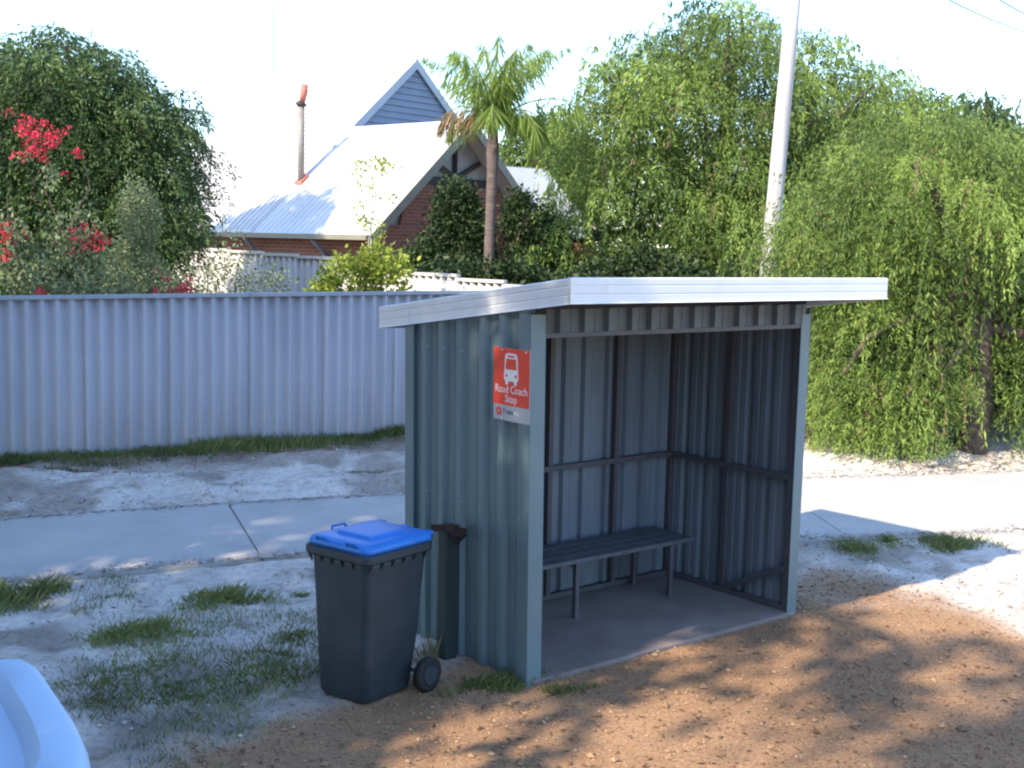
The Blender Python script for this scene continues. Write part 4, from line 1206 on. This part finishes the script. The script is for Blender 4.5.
for sx in (-1, 1):
    for dy in (-.75, -3.3):
        c = Vector((x0+sx*.76, CY+dy, .31))
        d = Vector((sx, 0, 0))
        wh = MB().tube([c-d*.10, c-d*.08, c+d*.08, c+d*.10], [.27, .31, .31, .27], 20).build('wheel', M_rubber, car)
        MB().tube([c+d*.101, c+d*.108], [.20, .18], 16).build('rim', M_rim, wh)
    MB().box(Vector((x0+sx*.42, CY-.36, .70)), (.10, -.13, 0), (.04, .03, 0), (0, 0, .06)).build('headlight', M_lens, car, .02)
    MB().box(Vector((x0+sx*.6, CY-4.0, .75)), (.1, 0, 0), (0, .03, 0), (0, 0, .08)).build('tail_light', M_red, car, .02)
    MB().box(Vector((x0+sx*.93, CY-1.7, 1.08)), (.09, 0, 0), (0, .05, 0), (0, 0, .06)).build('mirror', M_car, car, .02)

# ------------------------------------------------------------------ grass
r = np.random.default_rng(23)
def blades(xy, hgt, spread, r, wid=.007, lean=.35):
    n = len(xy)
    x, y = xy[:, 0], xy[:, 1]
    z = ground_h(x, y)-.01
    b = np.stack([x, y, z], 1)
    a = r.uniform(0, 6.28, n)
    l = np.abs(r.normal(lean, .2, n))
    d = unit(np.stack([np.cos(a)*l, np.sin(a)*l, np.ones(n)], 1))
    s = np.stack([-np.sin(a), np.cos(a), np.zeros(n)], 1)
    h = hgt*r.uniform(.45, 1.15, n)
    w = wid*r.uniform(.7, 1.3, n)
    bend = np.stack([np.cos(a)*h*.25*l, np.sin(a)*h*.25*l, -h*.10*l], 1)
    m = b + d*(h*.55)[:, None]
    tip = b + d*h[:, None] + bend
    return np.stack([b-s*w[:, None]*.5, b+s*w[:, None]*.5, m+s*w[:, None]*.4, tip], 1), m
# strip along the fence foot
n = 15000
sx = r.uniform(0, nF*.912+.3, n)
thick = .20 + .16*vnoise(sx, sx*0, .9, 31)
off = np.abs(r.normal(0, 1, n))*thick + .03
xy = np.stack([f0.x+fd.x*sx+fn.x*off, f0.y+fd.y*sx+fn.y*off], 1)
hh = .10+.06*vnoise(sx, sx*0, 1.3, 32)+.05*r.random(n)
V, _ = blades(xy, hh, 0, r, .008)
o = np_mesh('fence_grass', V, 4, L_grass, None, np.clip(.35+.3*vnoise(xy[:, 0], xy[:, 1], 1.5, 33)+r.normal(0, .12, n), 0, .86))
tag(o, 'strip of green grass growing along the foot of the front fence', 'grass', kind='stuff')
# single tufts and patches
def patch(cx, cy, rx, ry, n, h, label, rot=0.0, m=L_grass, tint=.45, wid=.005, lean=.6):
    d = r.normal(0, .48, (n, 2))
    # blades stand in small bunches
    k = max(4, n//45)
    cen = r.normal(0, .5, (k, 2))
    d = cen[r.integers(0, k, n)] + r.normal(0, .20, (n, 2))
    x = d[:, 0]*rx; y = d[:, 1]*ry
    c, s = math.cos(rot), math.sin(rot)
    xy = np.stack([cx + x*c - y*s, cy + x*s + y*c], 1)
    fall = np.exp(-(d**2).sum(1)*.6)
    V, _ = blades(xy, h*(.35+.6*fall)*.85, 0, r, wid, lean)
    V[:, :, :] -= np.array([cx, cy, 0])
    o = np_mesh('grass_tuft', V, 4, m, None, np.where(r.random(n) < .10, 1.0, np.clip(tint+r.normal(0, .16, n), 0, .86)))
    z0 = float(ground_h(cx, cy))
    o.data.transform(Matrix.Translation((0, 0, -z0)))
    o.location = (cx, cy, z0)
    return tag(o, label, 'grass', kind='stuff')
# loose grass and weeds over the sandy dirt left of the bin
n = 120000
xy = np.stack([r.uniform(-4.2, -.2, n), r.uniform(5.2, 9.2, n)], 1)
dn = smooth(.22, .8, vnoise(xy[:, 0], xy[:, 1], 1.5, 51)*.8 + .6*vnoise(xy[:, 0], xy[:, 1], 4.2, 52) + .55*np.exp(-((xy[:, 0]+1.7)/1.0)**2-((xy[:, 1]-6.7)/.75)**2))
dn = dn*(1-gravel_mask(xy[:, 0], xy[:, 1])*.8)*(path_t(xy[:, 0], xy[:, 1]) < -.06)
xy = xy[dn*.42 > r.random(n)]
V, _ = blades(xy, .03+.045*r.random(len(xy)), 0, r, .004, .35)
o = np_mesh('sparse_grass', V, 4, L_grass, None, np.clip(.4+.35*vnoise(xy[:, 0], xy[:, 1], 1.1, 53)+r.normal(0, .2, len(xy)), 0, 1))
tag(o, 'sparse low grass growing through the sand around the bin', 'grass', kind='stuff')
patch(3.06, 10.35, .34, .22, 700, .13, 'small grass tuft on the sand nearest the shelter, right of its post', .3)
patch(3.35, 10.62, .13, .12, 200, .12, 'smallest grass sprig between two tufts near the path on the right')
patch(3.98, 10.62, .42, .20, 900, .15, 'grass tuft furthest right on the sand below the footpath', .2)
patch(-3.42, 8.35, .34, .30, 900, .19, 'grass clump at the left edge just below the footpath')
patch(-2.02, 8.55, .30, .20, 800, .16, 'bright grass tuft on white sand between path and bin', .2, tint=.62)
patch(-2.38, 7.75, .36, .26, 900, .14, 'yellowish grass tuft on the sand above the parked car', .3, tint=.6)
patch(-1.55, 8.75, .14, .08, 120, .08, 'tiny sprig of grass left of the bin lid', tint=.6)
patch(-1.62, 7.0, .62, .42, 1500, .10, 'flat straggly grass on the sand left of the bin', .5, tint=.3)
patch(-2.1, 6.7, .60, .50, 1200, .09, 'straggly grass right of the parked car bonnet', .2, tint=.32)
patch(-1.38, 7.75, .28, .30, 500, .10, 'dry grass behind the bin on its left side', .2, tint=.35)
patch(-.02, 6.98, .34, .17, 800, .13, 'grass growing at the foot of the shelter side wall', .5, tint=.28)
patch(.30, 6.88, .24, .12, 260, .09, 'grass at the front left corner of the shelter', .5, tint=.26)
patch(-.47, 7.36, .10, .10, 60, .30, 'tall dry grass stalks between the bin and its post', m=L_straw, wid=.004, lean=.12)
patch(.98, 7.93, .10, .05, 90, .03, 'scrap of grass by the front edge of the shelter floor', .6)
patch(-4.55, 12.1, .30, .16, 300, .09, 'weeds on the sand bank before the left end of the fence', .4, tint=.2)
patch(-1.55, 12.6, .28, .12, 260, .07, 'low weeds on the sand beyond the path near the shelter', .4, tint=.3)
patch(-2.9, 6.3, .35, .30, 500, .20, 'coarse grass clump beside the bonnet of the parked car', 0, tint=.5, wid=.011)

# ------------------------------------------------------------------ loose stones, litter, petals
def pebbles(name, xy, size, r, label, leafm):
    n = len(xy)
    z = ground_h(xy[:, 0], xy[:, 1])
    s = size*np.exp(r.normal(0, .34, n))
    c = np.stack([xy[:, 0], xy[:, 1], z+s*.15], 1)
    a = r.uniform(0, 6.28, n)
    oc = np.array([(1, 0, 0), (0, 1, 0), (-1, 0, 0), (0, -1, 0), (0, 0, .75), (0, 0, -.6)])
    V = oc[None]*r.uniform(.6, 1.2, (n, 6, 1))*s[:, None, None]*.5
    Rm = rotz(a); V = np.einsum('nij,nvj->nvi', Rm, V) + c[:, None]
    F = np.array([(0, 1, 4), (1, 2, 4), (2, 3, 4), (3, 0, 4), (1, 0, 5), (2, 1, 5), (3, 2, 5), (0, 3, 5)])
    T = np.repeat(np.clip(r.normal(.45, .25, n), 0, 1), 8)
    o = np_mesh(name, V[:, F].reshape(-1, 3, 3), 3, leafm, None, T)
    return tag(o, label, 'gravel', kind='stuff')
n = 60000
xy = np.stack([r.uniform(-2.2, 5.0, n), r.uniform(4.6, 9.8, n)], 1)
q = gravel_mask(xy[:, 0], xy[:, 1])
inpad = (np.abs((xy[:, 0]-.75)*.777+(xy[:, 1]-8.3)*.629) < 1.2) & (np.abs(-(xy[:, 0]-.75)*.629+(xy[:, 1]-8.3)*.777) < .6)
xy = xy[(q > r.random(n)*1.1) & ~inpad][:26000]
pebbles('loose_gravel', xy, .013, r, 'loose orange laterite pebbles on the gravel parking area', L_stone)

n = 16000
xy = np.stack([r.uniform(-5.5, 5.5, n), r.uniform(5.2, 14.8, n)], 1)
t_ = path_t(xy[:, 0], xy[:, 1])
dn = smooth(-.3, .6, vnoise(xy[:, 0], xy[:, 1], 1.6, 61)+.5*vnoise(xy[:, 0], xy[:, 1], 5, 62))*(1-gravel_mask(xy[:, 0], xy[:, 1]))
dn = np.where((t_ > -.03) & (t_ < 1.03), 0, dn)
inpad = (np.abs((xy[:, 0]-.75)*.777+(xy[:, 1]-8.3)*.629) < 1.25) & (np.abs(-(xy[:, 0]-.75)*.629+(xy[:, 1]-8.3)*.777) < .68)
xy = xy[(dn > r.random(n)) & ~inpad]
L_clod = leafmat('sand_clod', (0.27, 0.24, 0.205), (0.52, 0.475, 0.43), 0.0, 0.95)
tag(pebbles('sand_clods', xy, .021, r, 'small clods and crumbs of pale sand on the verge', L_clod), cat='sand')
sel = r.random(len(xy)) < 0
n = 900
xy2 = np.stack([r.uniform(-1.6, 4.5, n), r.uniform(5.2, 9.4, n)], 1)
ip = (np.abs((xy2[:, 0]-.75)*.777+(xy2[:, 1]-8.3)*.629) < 1.25) & (np.abs(-(xy2[:, 0]-.75)*.629+(xy2[:, 1]-8.3)*.777) < .66)
xy2 = xy2[(gravel_mask(xy2[:, 0], xy2[:, 1]) > .6) & ~ip]
pebbles('coarse_stones', xy2, .030, r, 'larger laterite stones lying on the gravel parking area', L_stone)
def litter(name, xy, ln, wd, leafm, label, r, lift=.006):
    n = len(xy)
    z = ground_h(xy[:, 0], xy[:, 1])+lift
    b = np.stack([xy[:, 0], xy[:, 1], z], 1)
    a = r.uniform(0, 6.28, n)
    d = unit(np.stack([np.cos(a), np.sin(a), r.normal(.05, .15, n)], 1))
    s = unit(np.stack([-np.sin(a), np.cos(a), r.normal(0, .25, n)], 1))
    V = leaf_quads(b, d, s, ln*r.uniform(.5, 1.3, n), wd*r.uniform(.6, 1.3, n))
    o = np_mesh(name, V, 4, leafm, None, r.random(n))
    return tag(o, label, 'leaves', kind='stuff')
n = 9000
xy = np.stack([r.uniform(-6, 6, n), r.uniform(5, 14.5, n)], 1)
t_ = path_t(xy[:, 0], xy[:, 1])
dens = smooth(-.1, .7, vnoise(xy[:, 0], xy[:, 1], 1.2, 41)+.5*vnoise(xy[:, 0], xy[:, 1], 4, 42))
dens = np.where((t_ > -.05) & (t_ < 1.05), 0.0, dens)
xy = xy[dens > r.random(n)]
litter('leaf_litter', xy, .05, .014, L_litter, 'brown fallen leaves and twigs scattered over the sand', r)
n = 500
xy = np.stack([r.uniform(-1.5, 4.6, n), r.uniform(5.2, 9.6, n)], 1)
ip = (np.abs((xy[:, 0]-.75)*.777+(xy[:, 1]-8.3)*.629) < 1.25) & (np.abs(-(xy[:, 0]-.75)*.629+(xy[:, 1]-8.3)*.777) < .66)
xy = xy[~ip]
litter('gravel_leaves', xy, .06, .014, L_litter, 'dry leaves scattered over the gravel', r, .012)
# sand washed over the edges of the footpath
n = 9000
k = r.uniform(-5.5, 6.5, n); near_side = r.random(n) < .6
yy = np.where(near_side, poly_y(NEAR, k) + np.abs(r.normal(0, .07, n))*(1+vnoise(k, k*0, 1.1, 71)), poly_y(FAR, k) - np.abs(r.normal(0, .06, n)))
tz = path_t(k, yy)
zz = .052 + .10*np.clip(tz, 0, 1) + .002
sz = .014*np.exp(r.normal(0, .3, n))
aa = r.uniform(0, 6.28, n)
tri = np.stack([np.stack([k+np.cos(aa+q)*sz, yy+np.sin(aa+q)*sz, zz+(q == 0)*sz*.4], 1) for q in (0, 2.1, 4.2)], 1)
tag(np_mesh('spilled_sand', tri, 3, L_clod, None, r.uniform(.4, 1, n)), 'grains of pale sand spilled over the footpath edges', 'sand', kind='stuff')
# drifts of litter under the weeping tree
n = 1600
xy = np.stack([r.normal(5.0, 1.0, n), 0*r.random(n)], 1); xy[:, 1] = poly_y(FAR, xy[:, 0]) + np.abs(r.normal(.1, .28, n)) + .03
litter('leaf_drift', xy, .05, .012, L_litter, 'drift of brown leaves along the path edge under the weeping tree', r)
n = 420
sx = r.uniform(0, 9, n); off = .35+np.abs(r.normal(.35, .3, n))
xy = np.stack([f0.x+fd.x*sx+fn.x*off, f0.y+fd.y*sx+fn.y*off], 1)
sel = vnoise(xy[:, 0], xy[:, 1], 1.6, 44) > .05
litter('fallen_petals', xy[sel], .045, .035, L_petal, 'red flower petals fallen on the sand before the fence', r)

# ------------------------------------------------------------------ shade trees across the car park, left of and behind the viewpoint
r = np.random.default_rng(29)
def sa(s, a, z=0.0):
    v = SUN_AZ*a + Vector((SUN_AZ.y, -SUN_AZ.x, 0))*s
    return (v.x, v.y, z)
SHADE = [(-6.4, -2.0, 1.9, 8.9, 100, 'tall shade tree nearest the viewpoint, outside the frame'), (-11.0, -2.2, 2.2, 12.2, 210, 'broad shade tree outside the frame at the left'),
         (-14.8, -1.0, 1.7, 6.8, 110, 'shade tree outside the frame level with the fence'), (-1.7, -5.0, 1.6, 11.5, 48, 'thin shade tree behind the viewpoint'),
         (3.0, -8.0, 2.0, 10.0, 90, 'unseen tree added behind the viewpoint towards the right to block sky'), (-24.8, 7.6, 1.5, 12.2, 150, 'tree outside the frame that shades the house roof'),  # right-hand tree is added, unseen, to block sky light
         (7.5, -8.0, 2.4, 9.5, 120, 'unseen tree added furthest right behind the viewpoint to block sky'), (-3.9, -2.5, .95, 5.1, 60, 'small unseen bushy tree added to shade the parked car, outside the frame')]  # both added, unseen: one blocks sky, the other shades the car
for i, (s, a, rad, top, nc, lab) in enumerate(SHADE):
    c = sa(s, a)
    lob = []
    for k in range(5):
        z = (4.2 if top > 6 else 2.4) + (top-(5.4 if top > 6 else 3.4))*k/4
        lob.append(((c[0]+r.normal(0, .3), c[1]+r.normal(0, .3), z), (rad, rad, 1.3)))
    make_tree('shade_tree', (c[0], c[1], 0), 3.2, .28, lob, lab, 'tree', r, L_pepper_dark, nc, 5, group='shade trees outside the frame', nlimb=6, leaf=.22, wid=.08, slen=(.7, 1.1), nleaf=20, spread=.45, mound=150, gap=.5, dry=0)
